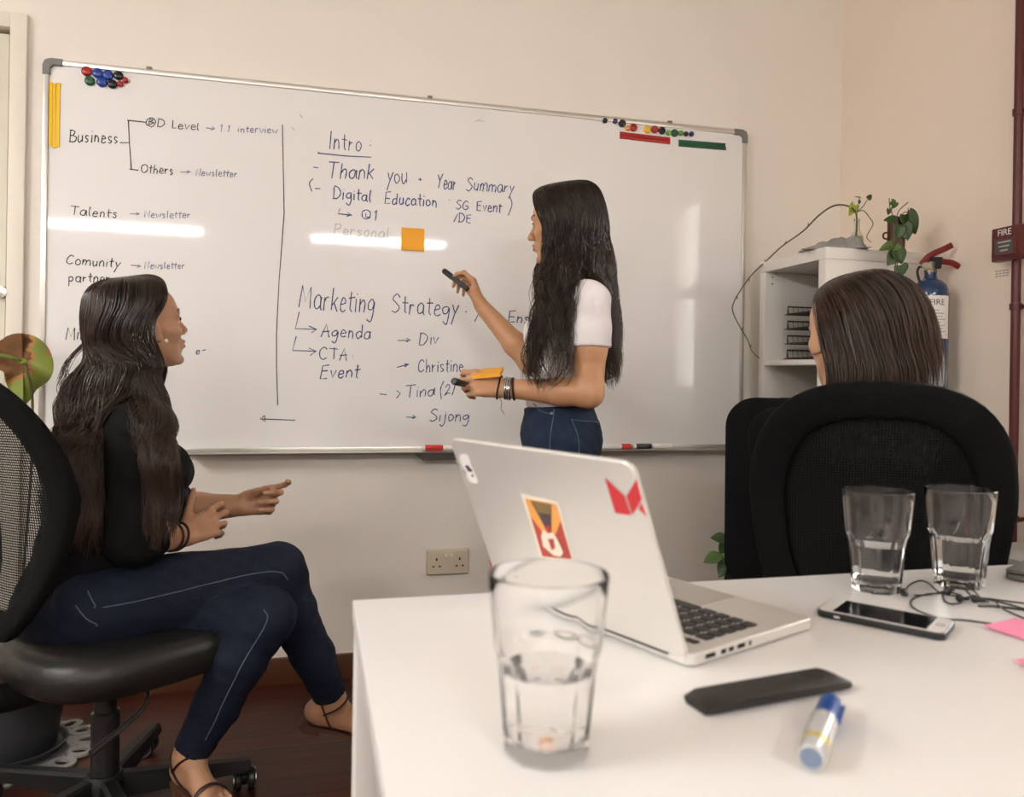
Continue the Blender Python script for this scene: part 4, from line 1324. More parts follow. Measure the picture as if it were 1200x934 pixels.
for k_ in range(NR + 1):
    s_ = k_ / NR
    for j, q in enumerate(OUT):
        pxl = lc0 + (q - lc0) * max(s_, .02)
        wav = 0.010 * s_ * s_ * sin(5 * 2 * pi * j / NO) + 0.03 * s_ ** 2 * (1 if q[0] > 27 else -.3)
        V.append(lv(pxl[0], pxl[1], zl + wav - .01))
for k_ in range(NR):
    for j in range(NO):
        a_, b_ = k_ * NO + j, k_ * NO + (j + 1) % NO
        Fc.append([a_, b_, b_ + NO, a_ + NO])
        q = lc0 + (OUT[j] - lc0) * (k_ + .5) / NR
        edge = 39 + 3.0 * sin(q[1] * .35) + 1.5 * sin(q[1] * .9)
        low = 452 - 0.5 * (q[0] - 20)
        brown = q[0] < edge and q[1] < low - 6 + 2 * sin(q[0]) and not (q[1] > 441 and q[0] < 8)
        rimm = q[0] > 54 and q[1] < 416 and k_ > 25
        idx.append(2 if (brown and (q[0] > edge - 5 or q[1] > low - 11)) or rimm else (1 if brown else 0))
m_brown2 = mat('orange brown leaf edge', (0.34, 0.15, 0.045), 0.7, noise=.4, nscale=40, bump=.5)
m_bigleaf = mat('fresh green leaf', (0.19, 0.235, 0.035), 0.45, noise=.25, nscale=18)
o = link_mesh('large_leaf', V, Fc, m_bigleaf, pb, smooth=True, sharp=None, mats=[m_bigleaf, m_brown, m_brown2], mat_idx=idx)
o['label'] = 'large leaf, half dried brown'
o.modifiers.new('thickness', 'SOLIDIFY').thickness = 0.0008
MB().ball(lv(27, 424, zl - .035), (.012, .008, .009), 12, 8).build('leaf_joint', m_bigleaf, pb)
MB().tube(spline([lv(27, 425, zl - .03), lv(33, 440, zl - .03), lv(38, 470, zl), lv(36, 560, zl), lv(25, 700, zl), pf + OZ * .17], 8), 0.0035, 8).build('stem', m_stem, pb)
MB().tube(spline([lv(27, 423, zl - .035), lv(14, 419, zl - .06), lv(-2, 417, zl - .06), lv(-20, 425, zl - .03), lv(-30, 500, zl), lv(-10, 700, zl), pf + OZ * .17 + OX * .02], 8), 0.0045, 8).build('stem', m_stemg, pb)
leaf(pb, lv(63, 516, zl + .05), lv(72, 536, zl + .05), 0.035, CAMDIR + OX, m_bigleaf, heart=False)
leaf(pb, lv(58, 522, zl + .05), lv(76, 517, zl + .05), 0.03, CAMDIR + OZ, m_bigleaf, heart=False)
MB().tube(spline([lv(63, 516, zl + .05), lv(56, 560, zl), lv(40, 700, zl), pf + OZ * .17 + OX * .04], 8), 0.0025, 8).build('stem', m_stemg, pb)

# ================================================================== fire extinguisher
m_ext = mat('glossy blue enamel', (0.006, 0.030, 0.092), 0.22, coat=0.5)
m_lever = mat('red lever', (0.17, 0.012, 0.013), 0.35)
m_brass = mat('dull brass', (0.16, 0.13, 0.09), 0.35, metal=0.8)
m_label = mat('white label', (0.78, 0.76, 0.72), 0.45)
m_print = mat('black print', (0.02, 0.02, 0.02), 0.5)
m_printg = mat('grey print', (0.38, 0.37, 0.36), 0.5)
ec = np.array([*(at(1090, 350, 2.50))[:2], 0.90])
et = 0.445
ex = thing('fire_extinguisher', 'blue fire extinguisher with red levers hanging on the right wall beside the shelf', 'fire extinguisher', ec)
re2 = 0.054
MB().lathe([(0.001, 0.004), (0.03, 0.0), (re2 - .004, 0.0), (re2, 0.006), (re2, et - .045), (re2 * .97, et - .028), (re2 * .86, et - .012), (re2 * .62, et + .001), (0.021, et + .008), (0.018, et + .016), (0.018, et + .028), (0.001, et + .028)], ec, 48).build('cylinder', m_ext, ex)
vt = ec + OZ * (et + .028)
MB().lathe([(0.001, 0), (0.019, 0), (0.019, 0.008), (0.013, 0.010), (0.013, 0.034), (0.001, 0.034)], vt, 24).build('valve', m_brass, ex)
vb_ = MB()
TA = nrm(RGT + np.array([0, 0, 0]))
vb_.prism([(-.014, .012), (.030, .012), (.034, .05), (-.004, .05)], vt, TA, OZ, np.cross(TA, OZ), -.010, .010)
vb_.build('valve_head', m_pblack, ex, bevel=.002)
gp = vt - TA * .018 + OZ * .020 - FWD * .006
MB().lathe([(0.001, -.008), (0.0115, -.008), (0.0125, 0), (0.0125, 0.004), (0.0105, 0.004), (0.0105, 0.002), (0.001, 0.002)], gp, 20, axis=CAMDIR - TA * .5).build('pressure_gauge', m_brass, ex)
for nm, pts in (('squeeze_lever', [(-.030, .026), (-.012, .047), (.010, .062), (.045, .078), (.068, .090)]), ('carry_handle', [(-.022, .030), (.005, .040), (.040, .036), (.070, .032), (.092, .020)])):
    P = spline([vt + TA * a_ + OZ * b_ for a_, b_ in pts], 6)
    MB().tube(P, 0.0085, 10, flat=(1.15, .38), hint=np.cross(TA, OZ)).build(nm, m_lever, ex)
MB().tube(spline([vt - TA * .016 + OZ * .012, vt - TA * .035 + OZ * .018, vt - TA * .042 + OZ * .0, vt - TA * .034 - OZ * .03], 6), 0.004, 8).build('nozzle', m_pblack, ex)
# label wrapped on the cylinder, centre turned a little to the right of the camera
base_a = atan2(-FWD[1] + .12 * RGT[1], -FWD[0] + .12 * RGT[0])


def wrap(x_, z_, lift):
    a_ = base_a + x_ / re2
    return (ec[0] + (re2 + lift) * cos(a_), ec[1] + (re2 + lift) * sin(a_), ec[2] + z_)


LZ0, LZ1 = et - .185, et - .050
lb = MB()
V, Fc = [], []
for i in range(13):
    x_ = -.046 + .078 * i / 12
    for z_ in (LZ0, LZ1):
        V.append(wrap(x_, z_, .0005))
for i in range(12):
    Fc.append([2 * i, 2 * i + 2, 2 * i + 3, 2 * i + 1])
lb.add(V, Fc)
lbo = lb.build('label', m_label, ex)


def wrapped_text(body, size, x0, z0, m_, name='printed_text'):
    o_ = text_mesh(name, body, size, (0, 0, 0), (1, 0, 0), (0, 1, 0), m_, None, extrude=0.0)
    V_ = np.array([v.co[:] for v in o_.data.vertices]) + np.array(o_.location)
    Fs = [list(p_.vertices) for p_ in o_.data.polygons]
    bpy.data.objects.remove(o_)
    return link_mesh(name, [wrap(x0 + q[0], z0 + q[1], .0010) for q in V_], Fs, m_, lbo, smooth=False)


wrapped_text('FIRE', 0.026, -.012, LZ1 - .022, m_print)
ln = MB()
for k_ in range(9):
    z_ = LZ1 - .045 - k_ * .0095
    w_ = (.03, .045, .04, .05, .036, .048, .042, .05, .03)[k_]
    V = [wrap(-.036 + w_ * i / 6, zz, .0010) for i in range(7) for zz in (z_, z_ - .0035)]
    ln.add(V, [[2 * i, 2 * i + 2, 2 * i + 3, 2 * i + 1] for i in range(6)])
ln.build('small_print', m_printg, lbo, smooth=False)
MB().box((ec[0], ec[1] - .02, ec[2] + et * .06), (XR, ec[1] + .02, ec[2] + et * .10)).lathe([(re2 + .0006, 0), (re2 + .002, 0), (re2 + .002, .012), (re2 + .0006, .012)], ec + OZ * (et * .065), 40).build('wall_bracket', m_pblack, ex)

# ================================================================== red conduit and fire call point on the right wall
m_red = mat('dark red paint', (0.078, 0.0075, 0.007), 0.38, noise=.12)
pc_ = at(1189, 300, 2.27)
px_, py_ = pc_[0], pc_[1]
px_ = XR - .030
py_ = px_ / np.tan(YAW + atan2(589.0, FPX))
pi_ = thing('conduit_pipe', 'dark red pipe running up the right wall from floor to ceiling', 'pipe', (px_, py_, 0))
MB().cyl((px_, py_, 0.001), (px_, py_, CEIL - .001), 0.0125, seg=20).build('pipe', m_red, pi_)
for z in (1.80, 1.235, 0.62):
    MB().lathe([(0.0130, 0), (0.0165, 0.001), (0.0165, 0.019), (0.0130, 0.020)], (px_, py_, z), 20, caps=False).cyl((px_ + .012, py_ - .014, z + .01), (XR, py_ - .014, z + .01), .006, seg=10).cyl((px_, py_ - .012, z + .01), (px_, py_ - .030, z + .01), .005, seg=10).build('pipe_clamp', m_red, pi_)
fz = CAM_H + (451 - 287) * (py_ * FWD[1] + px_ * FWD[0]) / FPX
fa = thing('fire_call_point', 'red fire alarm box with dark window marked FIRE on the right wall', 'fire alarm', (px_, py_, fz - .05))
fx_ = XR - .072
hb = .049
fyc = py_ - .002
MB().box((fx_, fyc - hb, fz - hb), (px_ - .0135, fyc + hb, fz + hb), .004).build('housing', m_red, fa)
MB().box((fx_ - .004, fyc - hb + .012, fz - hb + .014), (fx_ - .0002, fyc + hb - .012, fz + hb - .030), .0015).build('window_bezel', mat('red bezel', (.13, .012, .01), .35), fa)
m_fpanel = mat('dark grey panel', (0.055, 0.05, 0.045), 0.3)
MB().box((fx_ - .0055, fyc - hb + .018, fz - hb + .019), (fx_ - .0042, fyc + hb - .018, fz + hb - .036)).build('dark_window', m_fpanel, fa, smooth=False)
EXW, EZW = np.array([0, -1., 0]), OZ
text_mesh('printed_text', 'FIRE', .026, (fx_ - .0008, fyc + .004, fz + hb - .017), EXW, EZW, m_label, fa)
dsh = MB()
for k_, w_ in enumerate((.044, .036, .026)):
    z_ = fz + .004 - k_ * .012
    dsh.box((fx_ - .0062, fyc - w_ / 2, z_ - .0022), (fx_ - .0056, fyc + w_ / 2, z_ + .0022))
dsh.build('small_print', m_printg, fa, smooth=False)
pn = on_x(1174, 320, XR)
nn = MB()
for k_ in range(3):
    for j in range(4):
        nn.box((XR - .0012, pn[1] + .022 - j * .0125, pn[2] + .007 - k_ * .008 - .002), (XR - .0002, pn[1] + .022 - j * .0125 - .009, pn[2] + .007 - k_ * .008 + .002))
nto = nn.build('wall_notice', m_printg, None, smooth=False)
tag(nto, 'faded lines of tiny print on the wall below the red fire alarm box', 'notice')

# grey cabinet at the right edge
m_cab = mat('grey metal cabinet', (0.36, 0.35, 0.32), 0.45)
cb = thing('cabinet', 'low grey metal cabinet at the right edge by the red pipe', 'cabinet', (1.84, 1.56, 0))
MB().box((1.70, 1.40, 0.03), (1.975, 1.735, 0.56), .004).build('body', m_cab, cb)
MB().box((1.69, 1.39, 0.561), (1.98, 1.745, 0.585), .004).build('top', m_cab, cb)
MB().box((1.693, 1.42, 0.32), (1.6995, 1.715, 0.54), .002).build('drawer', m_cab, cb)
MB().box((1.693, 1.42, 0.06), (1.6995, 1.715, 0.30), .002).build('drawer', m_cab, cb)
for fx1_, fy1_ in ((1.72, 1.42), (1.95, 1.42), (1.72, 1.71), (1.95, 1.71)):
    MB().cyl((fx1_, fy1_, 0), (fx1_, fy1_, .03), .012, seg=12).build('foot', m_pblack, cb)

# ================================================================== office chairs
m_leather = mat('black leather', (0.009, 0.0085, 0.008), 0.42, noise=.2, nscale=60, bump=.35, bscale=45)
m_cfab = mat('black chair fabric', (0.0045, 0.0043, 0.0044), 0.85, spec=.15, bump=.4, bscale=400)
m_cplast = mat('black nylon', (0.005, 0.005, 0.0052), 0.5, spec=.3)
m_cmetal = mat('black painted steel', (0.014, 0.014, 0.015), 0.3)
m_edge = mat('worn steel edge', (0.5, 0.5, 0.5), 0.25, metal=1.0)
# woven mesh with real gaps between the threads
m_mesh = bpy.data.materials.new('black woven mesh')
m_mesh.use_nodes = True
nt = m_mesh.node_tree
b = nt.nodes['Principled BSDF']
b.inputs['Base Color'].default_value = (0.006, 0.006, 0.006, 1)
b.inputs['Roughness'].default_value = 0.7
b.inputs['Specular IOR Level'].default_value = .15
tc = nt.nodes.new('ShaderNodeTexCoord')
sep = nt.nodes.new('ShaderNodeSeparateXYZ')
nt.links.new(tc.outputs['Object'], sep.inputs[0])


def mth(op, a_, b_=None):
    n_ = nt.nodes.new('ShaderNodeMath')
    n_.operation = op
    for k_, q in enumerate((a_, b_)):
        if q is None:
            continue
        if isinstance(q, (int, float)):
            n_.inputs[k_].default_value = q
        else:
            nt.links.new(q, n_.inputs[k_])
    return n_.outputs[0]


PER = 0.0052
fy_ = mth('FRACT', mth('DIVIDE', sep.outputs['Y'], PER))
fz_ = mth('FRACT', mth('DIVIDE', sep.outputs['Z'], PER))
hole = mth('MULTIPLY', mth('LESS_THAN', mth('ABSOLUTE', mth('SUBTRACT', fy_, 0.5)), 0.24), mth('LESS_THAN', mth('ABSOLUTE', mth('SUBTRACT', fz_, 0.5)), 0.25))
tr_ = nt.nodes.new('ShaderNodeBsdfTransparent')
mxs = nt.nodes.new('ShaderNodeMixShader')
nt.links.new(hole, mxs.inputs[0])
nt.links.new(b.outputs[0], mxs.inputs[1])
nt.links.new(tr_.outputs[0], mxs.inputs[2])
nt.links.new(mxs.outputs[0], nt.nodes['Material Output'].inputs['Surface'])


def back_pt(y_, z_, lean=0.16, curve=0.9):
    """chair-local point of the mesh back: y sideways, z height"""
    x_ = -0.235 - (z_ - 0.50) * lean + curve * y_ * y_ + 0.05 * sin(pi * min(1, max(0, (z_ - .5) / .5)))
    return np.array([x_, y_, z_])


def make_mesh_chair(loc, rz, label, group):
    t = thing('office_chair', label, 'office chair', loc, rz, group)
    L = dict(parent=t, world=False)
    # leather seat
    rings = []
    for z_, s_ in ((0.385, .90), (0.388, .955), (0.405, .995), (0.43, 1.0), (0.452, .985), (0.466, .94), (0.472, .86), (0.474, .6), (0.474, .2)):
        R = []
        for a_ in np.linspace(0, 2 * pi, 72, endpoint=False):
            c_, q_ = cos(a_), sin(a_)
            n_ = 3.4
            rr = (abs(c_) ** n_ + abs(q_) ** n_) ** (-1 / n_)
            x_, y_ = 0.30 * rr * c_, 0.25 * rr * q_
            drop = 0.026 * max(0, (x_ * s_ - .10) / .16) ** 2 if x_ > 0 else 0
            R.append((0.09 + x_ * s_, y_ * s_, z_ - drop - .028))
        rings.append(R)
    MB().ring_loft(rings).build('seat', m_leather, **L)
    # plate under the seat, gas column, star base
    MB().box((-.09, -.08, .325), (.14, .08, .359), .012).build('tilt_mechanism', m_cplast, **L)
    MB().lathe([(0.001, .06), (.030, .06), (.030, .245), (.0245, .25), (.0245, .33), (.001, .33)], seg=28).build('gas_column', m_cmetal, **L)
    MB().tube(spline([(.03, -.05, .345), (.02, -.13, .340), (.0, -.175, .325), (-.02, -.185, .303), (-.075, -.195, .280), (-.13, -.20, .258)], 5), [.0045, .0045, .0075], 8).build('height_lever', m_cmetal, **L)
    MB().lathe([(.001, .045), (.042, .045), (.046, .06), (.046, .095), (.036, .108), (.031, .108)], seg=30).build('hub', m_cplast, **L)
    return t


def star_leg(t, az, length=.315):
    e_ = np.array([cos(az), sin(az), 0])
    s_ = np.array([-sin(az), cos(az), 0])
    lg = MB()
    rings = []
    for d_, zt_, zb_, w_ in ((.038, .104, .052, .023), (.12, .098, .055, .022), (.22, .090, .058, .020), (length - .005, .083, .060, .018), (length, .081, .062, .016)):
        rings.append([e_ * d_ + s_ * a_ + OZ * b_ for a_, b_ in ((-w_, zb_), (-w_ * .8, zt_ - .006), (-w_ * .5, zt_), (w_ * .5, zt_), (w_ * .8, zt_ - .006), (w_, zb_))])
    lg.ring_loft(rings)
    lo = lg.build('leg', m_cplast, t, world=False, sharp=30)
    # caster, a sub-part of its leg
    p_ = e_ * (length - .012)
    q_ = p_ + s_ * .02
    ca = MB()
    ca.cyl(p_ + OZ * .045, p_ + OZ * .07, .0055, seg=10)
    ca.lathe([(.001, -.006), (.020, -.006), (.020, .006), (.001, .006)], q_ + OZ * .034, 20, axis=e_)
    ca.build('caster_fork', m_cplast, lo, world=False)
    for sd_ in (-1, 1):
        MB().lathe([(.001, .008), (.0245, .008), (.0265, .011), (.0265, .021), (.022, .025), (.001, .022)], q_ + OZ * .027, 24, axis=e_ * sd_).build('caster_wheel', m_cmetal, lo, world=False)
        MB().lathe([(.0205, .0255), (.0232, .0245), (.0232, .0262), (.0205, .0262)], q_ + OZ * .027, 24, axis=e_ * sd_, caps=False).build('wheel_ring', m_edge, lo, world=False)


def mesh_back(t, wid=0.235, z0=0.52, z1=1.03, rimw=0.062, taper=.16):
    n = 72
    outer, inner = [], []
    zc = (z0 + z1) / 2

    def outline(a_, inset):
        c_, q_ = cos(a_), sin(a_)
        ne = 2.7 if q_ > 0 else 3.4
        rr = (abs(c_) ** ne + abs(q_) ** ne) ** (-1 / ne)
        y_ = (wid - inset) * rr * c_
        z_ = zc + ((z1 - z0) / 2 - inset) * rr * q_
        tp = 1 - taper * 2 * max(0, (zc + .02 - z_) / (z1 - z0))
        return y_ * tp, z_
    rings = []
    for k_ in range(n + 1):
        a_ = 2 * pi * k_ / n
        yo, zo = outline(a_, 0)
        yi, zi = outline(a_, rimw)
        po, p_i = back_pt(yo, zo), back_pt(yi, zi)
        m_ = (po + p_i) / 2
        d_ = (po - p_i) / 2
        xn = nrm(np.cross(d_, np.array([0, -sin(a_), cos(a_)]) + 1e-6))
        R = []
        for j in range(14):
            ph_ = 2 * pi * j / 14
            R.append(m_ + d_ * np.sign(cos(ph_)) * abs(cos(ph_)) ** .7 + np.array([1, 0, 0]) * .017 * np.sign(sin(ph_)) * abs(sin(ph_)) ** .7)
        rings.append(R)
    MB().ring_loft(rings, True, False).build('back_frame', m_cfab, t, world=False)
    V, Fc = [], []
    NRR = 9
    for r_ in range(NRR + 1):
        s_ = max(r_ / NRR, .01)
        for k_ in range(n):
            y_, z_ = outline(2 * pi * k_ / n, rimw - .012)
            y_, z_ = y_ * s_, zc + (z_ - zc) * s_
            p_ = back_pt(y_, z_)
            p_[0] += .006 - .018 * (1 - s_ * s_)
            V.append(p_)
    for r_ in range(NRR):
        for k_ in range(n):
            a_, b_ = r_ * n + k_, r_ * n + (k_ + 1) % n
            Fc.append([a_, b_, b_ + n, a_ + n])
    link_mesh('back_mesh', V, Fc, m_mesh, t, smooth=True, sharp=None, world=False)
    sp = MB()
    sp.tube(spline([(-.05, 0, .345), (-.22, 0, .345), (-.30, 0, .40), (-.305, 0, .52), back_pt(0, .60) + np.array([-.028, 0, 0]), back_pt(0, .74) + np.array([-.03, 0, 0])], 8), .016, 12, flat=(1.9, .7), hint=(0, 1, 0))
    sp.build('back_support', m_cplast, t, world=False)


caA = at(122, 951, 1.77)
caA[2] = 0
IMG_RIGHT = -YAW
faceA = radians(40.0)
chA = make_mesh_chair(caA, faceA, 'black mesh back office chair with leather seat under the seated woman in jeans', 'mesh back office chairs')
mesh_back(chA, z0=.47, taper=.42)
for k_ in range(5):
    star_leg(chA, -YAW + radians(23 + 72 * k_) - faceA)

bB = at(1033, 470, 1.38)
faceB = radians(90 - 14.2 - 22)
fB = np.array([cos(faceB), sin(faceB), 0])
cB = bB + fB * .30
cB[2] = 0
chB = make_mesh_chair(cB, faceB, 'black mesh back office chair behind the table, back towards the camera', 'mesh back office chairs')
mesh_back(chB, wid=.232, z0=.52, z1=1.022, rimw=.068, taper=.14)
for k_ in range(5):
    star_leg(chB, radians(10 + 72 * k_))

# a second kind of chair: padded solid back, mostly hidden behind the mesh chair
m_pad = mat('charcoal upholstery', (0.006, 0.0058, 0.006), 0.85, spec=.15, bump=.4, bscale=300)
c3p = at(962, 560, 1.99)
face3 = radians(90 - 20 - 14.2 + 2)
f3 = np.array([cos(face3), sin(face3), 0])
c3l = c3p + f3 * .26
c3l[2] = 0
ch3 = thing('office_chair', 'black padded office chair half hidden behind the big mesh back chair', 'office chair', c3l, face3)
def pad_outline(w_, h_, r_): return rrect(w_, h_, r_, 8)
bo = MB()
rings = []
for x_, ins in ((-.036, .030), (-.034, .012), (-.022, .0), (.018, .0), (.032, .014), (.036, .04)):
    rings.append([np.array([-.26 + x_ - .12 * (q[1]), q[0], .725 + q[1]]) for q in rrect(.47 - 2 * ins, .50 - 2 * ins, .075 - ins * .5, 8)])
bo.ring_loft(rings).build('backrest', m_pad, ch3, world=False)
rings = []
for z_, ins in ((.39, .03), (.395, .008), (.42, 0), (.45, .004), (.468, .03), (.472, .07)):
    rings.append([(q[0], q[1], z_) for q in rrect(.49 - 2 * ins, .49 - 2 * ins, .08, 8)])
MB().ring_loft(rings).build('seat', m_pad, ch3, world=False)
MB().box((-.09, -.08, .350), (.12, .08, .389), .012).build('tilt_mechanism', m_cplast, ch3, world=False)
MB().tube(spline([(-.05, 0, .37), (-.25, 0, .37), (-.30, 0, .45), (-.31, 0, .60)], 6), .014, 10, flat=(2, .7), hint=(0, 1, 0)).build('back_support', m_cplast, ch3, world=False)
MB().lathe([(0.001, .06), (.030, .06), (.030, .245), (.0245, .25), (.0245, .352), (.001, .352)], seg=28).build('gas_column', m_cmetal, ch3, world=False)
MB().lathe([(.001, .045), (.042, .045), (.046, .06), (.046, .095), (.036, .108), (.031, .108)], seg=30).build('hub', m_cplast, ch3, world=False)
for k_ in range(5):
    star_leg(ch3, radians(36 + 72 * k_))

# ================================================================== people: smooth bodies grown from tapered limbs
class Sdf:
    """smooth union of tapered capsules and ellipsoids, surfaced with surface nets"""

    def __init__(s):
        s.P = []

    def cap(s, a, b, ra, rb=None, k=.012, clip=None, sub=False, flat=None):
        """flat = (axis, factor): squash the cross-section along axis"""
        s.P.append(('c', np.asarray(a, float), np.asarray(b, float), float(ra), float(ra if rb is None else rb), k, clip, sub, flat))
        return s

    def ell(s, c, r, R=None, k=.012, clip=None, sub=False):
        s.P.append(('e', np.asarray(c, float), np.asarray(r, float), np.eye(3) if R is None else np.asarray(R, float), 0, k, clip, sub, None))
        return s

    def chain(s, pts, radii, k=.012, clip=None, flat=None):
        for i in range(len(pts) - 1):
            s.cap(pts[i], pts[i + 1], radii[i], radii[i + 1], k, clip, False, flat)
        return s

    @staticmethod
    def prim(p, X, off=0.0):
        if p[0] == 'c':
            _, a, b, ra, rb, _, clip, _, flat = p
            Y = X
            if flat is not None:
                ax_, fac = flat
                ax_ = nrm(ax_)
                m = (a + b) / 2
                def sq(Q):
                    return Q + ((Q - m) @ ax_)[..., None] * ax_ * (1 / fac - 1)
                Y, a, b = sq(X), sq(a), sq(b)
            ab = b - a
            t = np.clip(((Y - a) @ ab) / (ab @ ab + 1e-12), 0, 1)
            d = np.linalg.norm(Y - a - t[..., None] * ab, axis=-1) - (ra + (rb - ra) * t)
        else:
            _, c, r, R, _, _, clip, _, _ = p
            q = (X - c) @ R
            k0 = np.linalg.norm(q / r, axis=-1)
            k1 = np.linalg.norm(q / (r * r), axis=-1)
            d = np.where(k0 < 1e-6, -r.min(), k0 * (k0 - 1) / (k1 + 1e-9))
        d = d - off
        if clip is not None:
            for q0, n in clip:
                d = np.maximum(d, (X - q0) @ nrm(n))
        return d

    def bbox(s, p, m):
        if p[0] == 'c':
            r = max(p[3], p[4]) * 1.6 + m
            return np.minimum(p[1], p[2]) - r, np.maximum(p[1], p[2]) + r
        r = p[2].max() + m
        return p[1] - r, p[1] + r

    def value(s, X, off=0.0):
        d = np.full(X.shape[:-1], 1.0)
        for p in s.P:
            d = s.mix(d, s.prim(p, X, off), p[5], p[7])
        return d

    @staticmethod
    def mix(d, e, k, sub):
        if sub:
            h = np.clip(0.5 - 0.5 * (d + e) / k, 0, 1)
            return d * (1 - h) - e * h + k * h * (1 - h)
        h = np.clip(0.5 + 0.5 * (d - e) / k, 0, 1)
        return d * (1 - h) + e * h - k * h * (1 - h)

    def grad(s, X):
        e = 0.001
        g = np.stack([s.value(X + e * np.eye(3)[i]) - s.value(X - e * np.eye(3)[i]) for i in range(3)], -1)
        return g / (np.linalg.norm(g, axis=-1, keepdims=True) + 1e-9)

    def project(s, pts, lift=0.0):
        X = np.asarray(pts, float)
        for _ in range(8):
            X = X - s.grad(X) * (s.value(X) - lift)[..., None] * 0.9
        return X

    def mesh(s, h, off=0.0, clip=None, warp=None):
        lo = np.min([s.bbox(p, off)[0] for p in s.P if not p[7]], 0) - 3 * h
        hi = np.max([s.bbox(p, off)[1] for p in s.P if not p[7]], 0) + 3 * h
        n = np.ceil((hi - lo) / h).astype(int) + 1
        F = np.full(n, 0.05, np.float32)
        for p in s.P:
            a, b = s.bbox(p, off + p[5] + 3 * h)
            i0 = np.clip(np.floor((a - lo) / h).astype(int), 0, n)
            i1 = np.clip(np.ceil((b - lo) / h).astype(int) + 1, 0, n)
            if (i1 <= i0).any():
                continue
            for x0 in range(i0[0], i1[0], 24):
                x1 = min(x0 + 24, i1[0])
                g = np.stack(np.meshgrid(*[lo[q] + h * np.arange(u, v) for q, (u, v) in enumerate(((x0, x1), (i0[1], i1[1]), (i0[2], i1[2])))], indexing='ij'), -1)
                sl = (slice(x0, x1), slice(i0[1], i1[1]), slice(i0[2], i1[2]))
                e = s.prim(p, g, off)
                F[sl] = s.mix(F[sl], e, p[5], p[7])
        if warp is not None or clip is not None:
            for x0 in range(0, n[0], 24):
                x1 = min(x0 + 24, n[0])
                near = np.abs(F[x0:x1]) < 0.06
                if not near.any():
                    continue
                ii = np.argwhere(near)
                X = lo + h * (ii + [x0, 0, 0])
                v = F[x0:x1][near]
                if warp is not None:
                    v = v + warp(X)
                if clip is not None:
                    for q0, nn in clip:
                        v = np.maximum(v, (X - q0) @ nrm(nn))
                sub = F[x0:x1]
                sub[near] = v
            if clip is not None:          # far inside cells beyond a clip plane
                for q0, nn in clip:
                    for x0 in range(0, n[0], 24):
                        x1 = min(x0 + 24, n[0])
                        g = np.stack(np.meshgrid(*[lo[q] + h * np.arange(u, v) for q, (u, v) in enumerate(((x0, x1), (0, n[1]), (0, n[2])))], indexing='ij'), -1)
                        F[x0:x1] = np.maximum(F[x0:x1], ((g - q0) @ nrm(nn)).astype(np.float32))
        return surface_nets(F, lo, h)


def surface_nets(F, lo, h):
    S = F < 0
    c = np.zeros(np.array(F.shape) - 1, np.uint8)
    for dx in (0, 1):
        for dy in (0, 1):
            for dz in (0, 1):
                c += S[dx:F.shape[0] - 1 + dx, dy:F.shape[1] - 1 + dy, dz:F.shape[2] - 1 + dz]
    act = (c > 0) & (c < 8)
    I = np.argwhere(act)
    idx = np.full(act.shape, -1, np.int32)
    idx[act] = np.arange(len(I))
    acc, cnt = np.zeros((len(I), 3)), np.zeros(len(I))
    cor = [np.array(q) for q in ((0, 0, 0), (1, 0, 0), (0, 1, 0), (1, 1, 0), (0, 0, 1), (1, 0, 1), (0, 1, 1), (1, 1, 1))]
    for a, b in ((0, 1), (2, 3), (4, 5), (6, 7), (0, 2), (1, 3), (4, 6), (5, 7), (0, 4), (1, 5), (2, 6), (3, 7)):
        A, B = I + cor[a], I + cor[b]
        fa, fb = F[A[:, 0], A[:, 1], A[:, 2]], F[B[:, 0], B[:, 1], B[:, 2]]
        m = (fa < 0) != (fb < 0)
        t = fa[m] / (fa[m] - fb[m])
        acc[m] += cor[a] + t[:, None] * (cor[b] - cor[a])
        cnt[m] += 1
    V = lo + h * (I + acc / np.maximum(cnt, 1)[:, None])
    Q = []
    for axis in range(3):
        sl0, sl1 = [slice(1, -1)] * 3, [slice(1, -1)] * 3
        sl0[axis], sl1[axis] = slice(0, -1), slice(1, None)
        E0, E1 = S[tuple(sl0)], S[tuple(sl1)]
        for flip, mk in ((False, E0 & ~E1), (True, ~E0 & E1)):
            J = np.argwhere(mk)
            o_ = np.ones(3, int)
            o_[axis] = 0
            J = J + o_
            u, v = [(1, 2), (2, 0), (0, 1)][axis]
            eu, ev = np.eye(3, dtype=int)[u], np.eye(3, dtype=int)[v]
            q = [J - eu - ev, J - ev, J, J - eu]
            q = np.stack([idx[w[:, 0], w[:, 1], w[:, 2]] for w in q], 1)
            Q.append(q[:, ::-1] if flip else q)
    Q = np.concatenate(Q)
    Q = Q[(Q >= 0).all(1)]
    # one light smoothing pass takes the voxel steps off
    for w in (0.5, -0.52, 0.5, -0.52, .4):
        acc, cnt = np.zeros_like(V), np.zeros(len(V))
        for i in range(4):
            np.add.at(acc, Q[:, i], V[Q[:, (i + 1) % 4]] + V[Q[:, (i + 3) % 4]])
            np.add.at(cnt, Q[:, i], 2)
        V = V + w * (acc / np.maximum(cnt, 1)[:, None] - V)
    return V, Q


def frame(fwd, up=(0, 0, 1)):
    f = nrm(fwd)
    l = nrm(np.cross(up, f))
    u = np.cross(f, l)
    return np.stack([f, l, u], 1)          # columns: forward, left, up


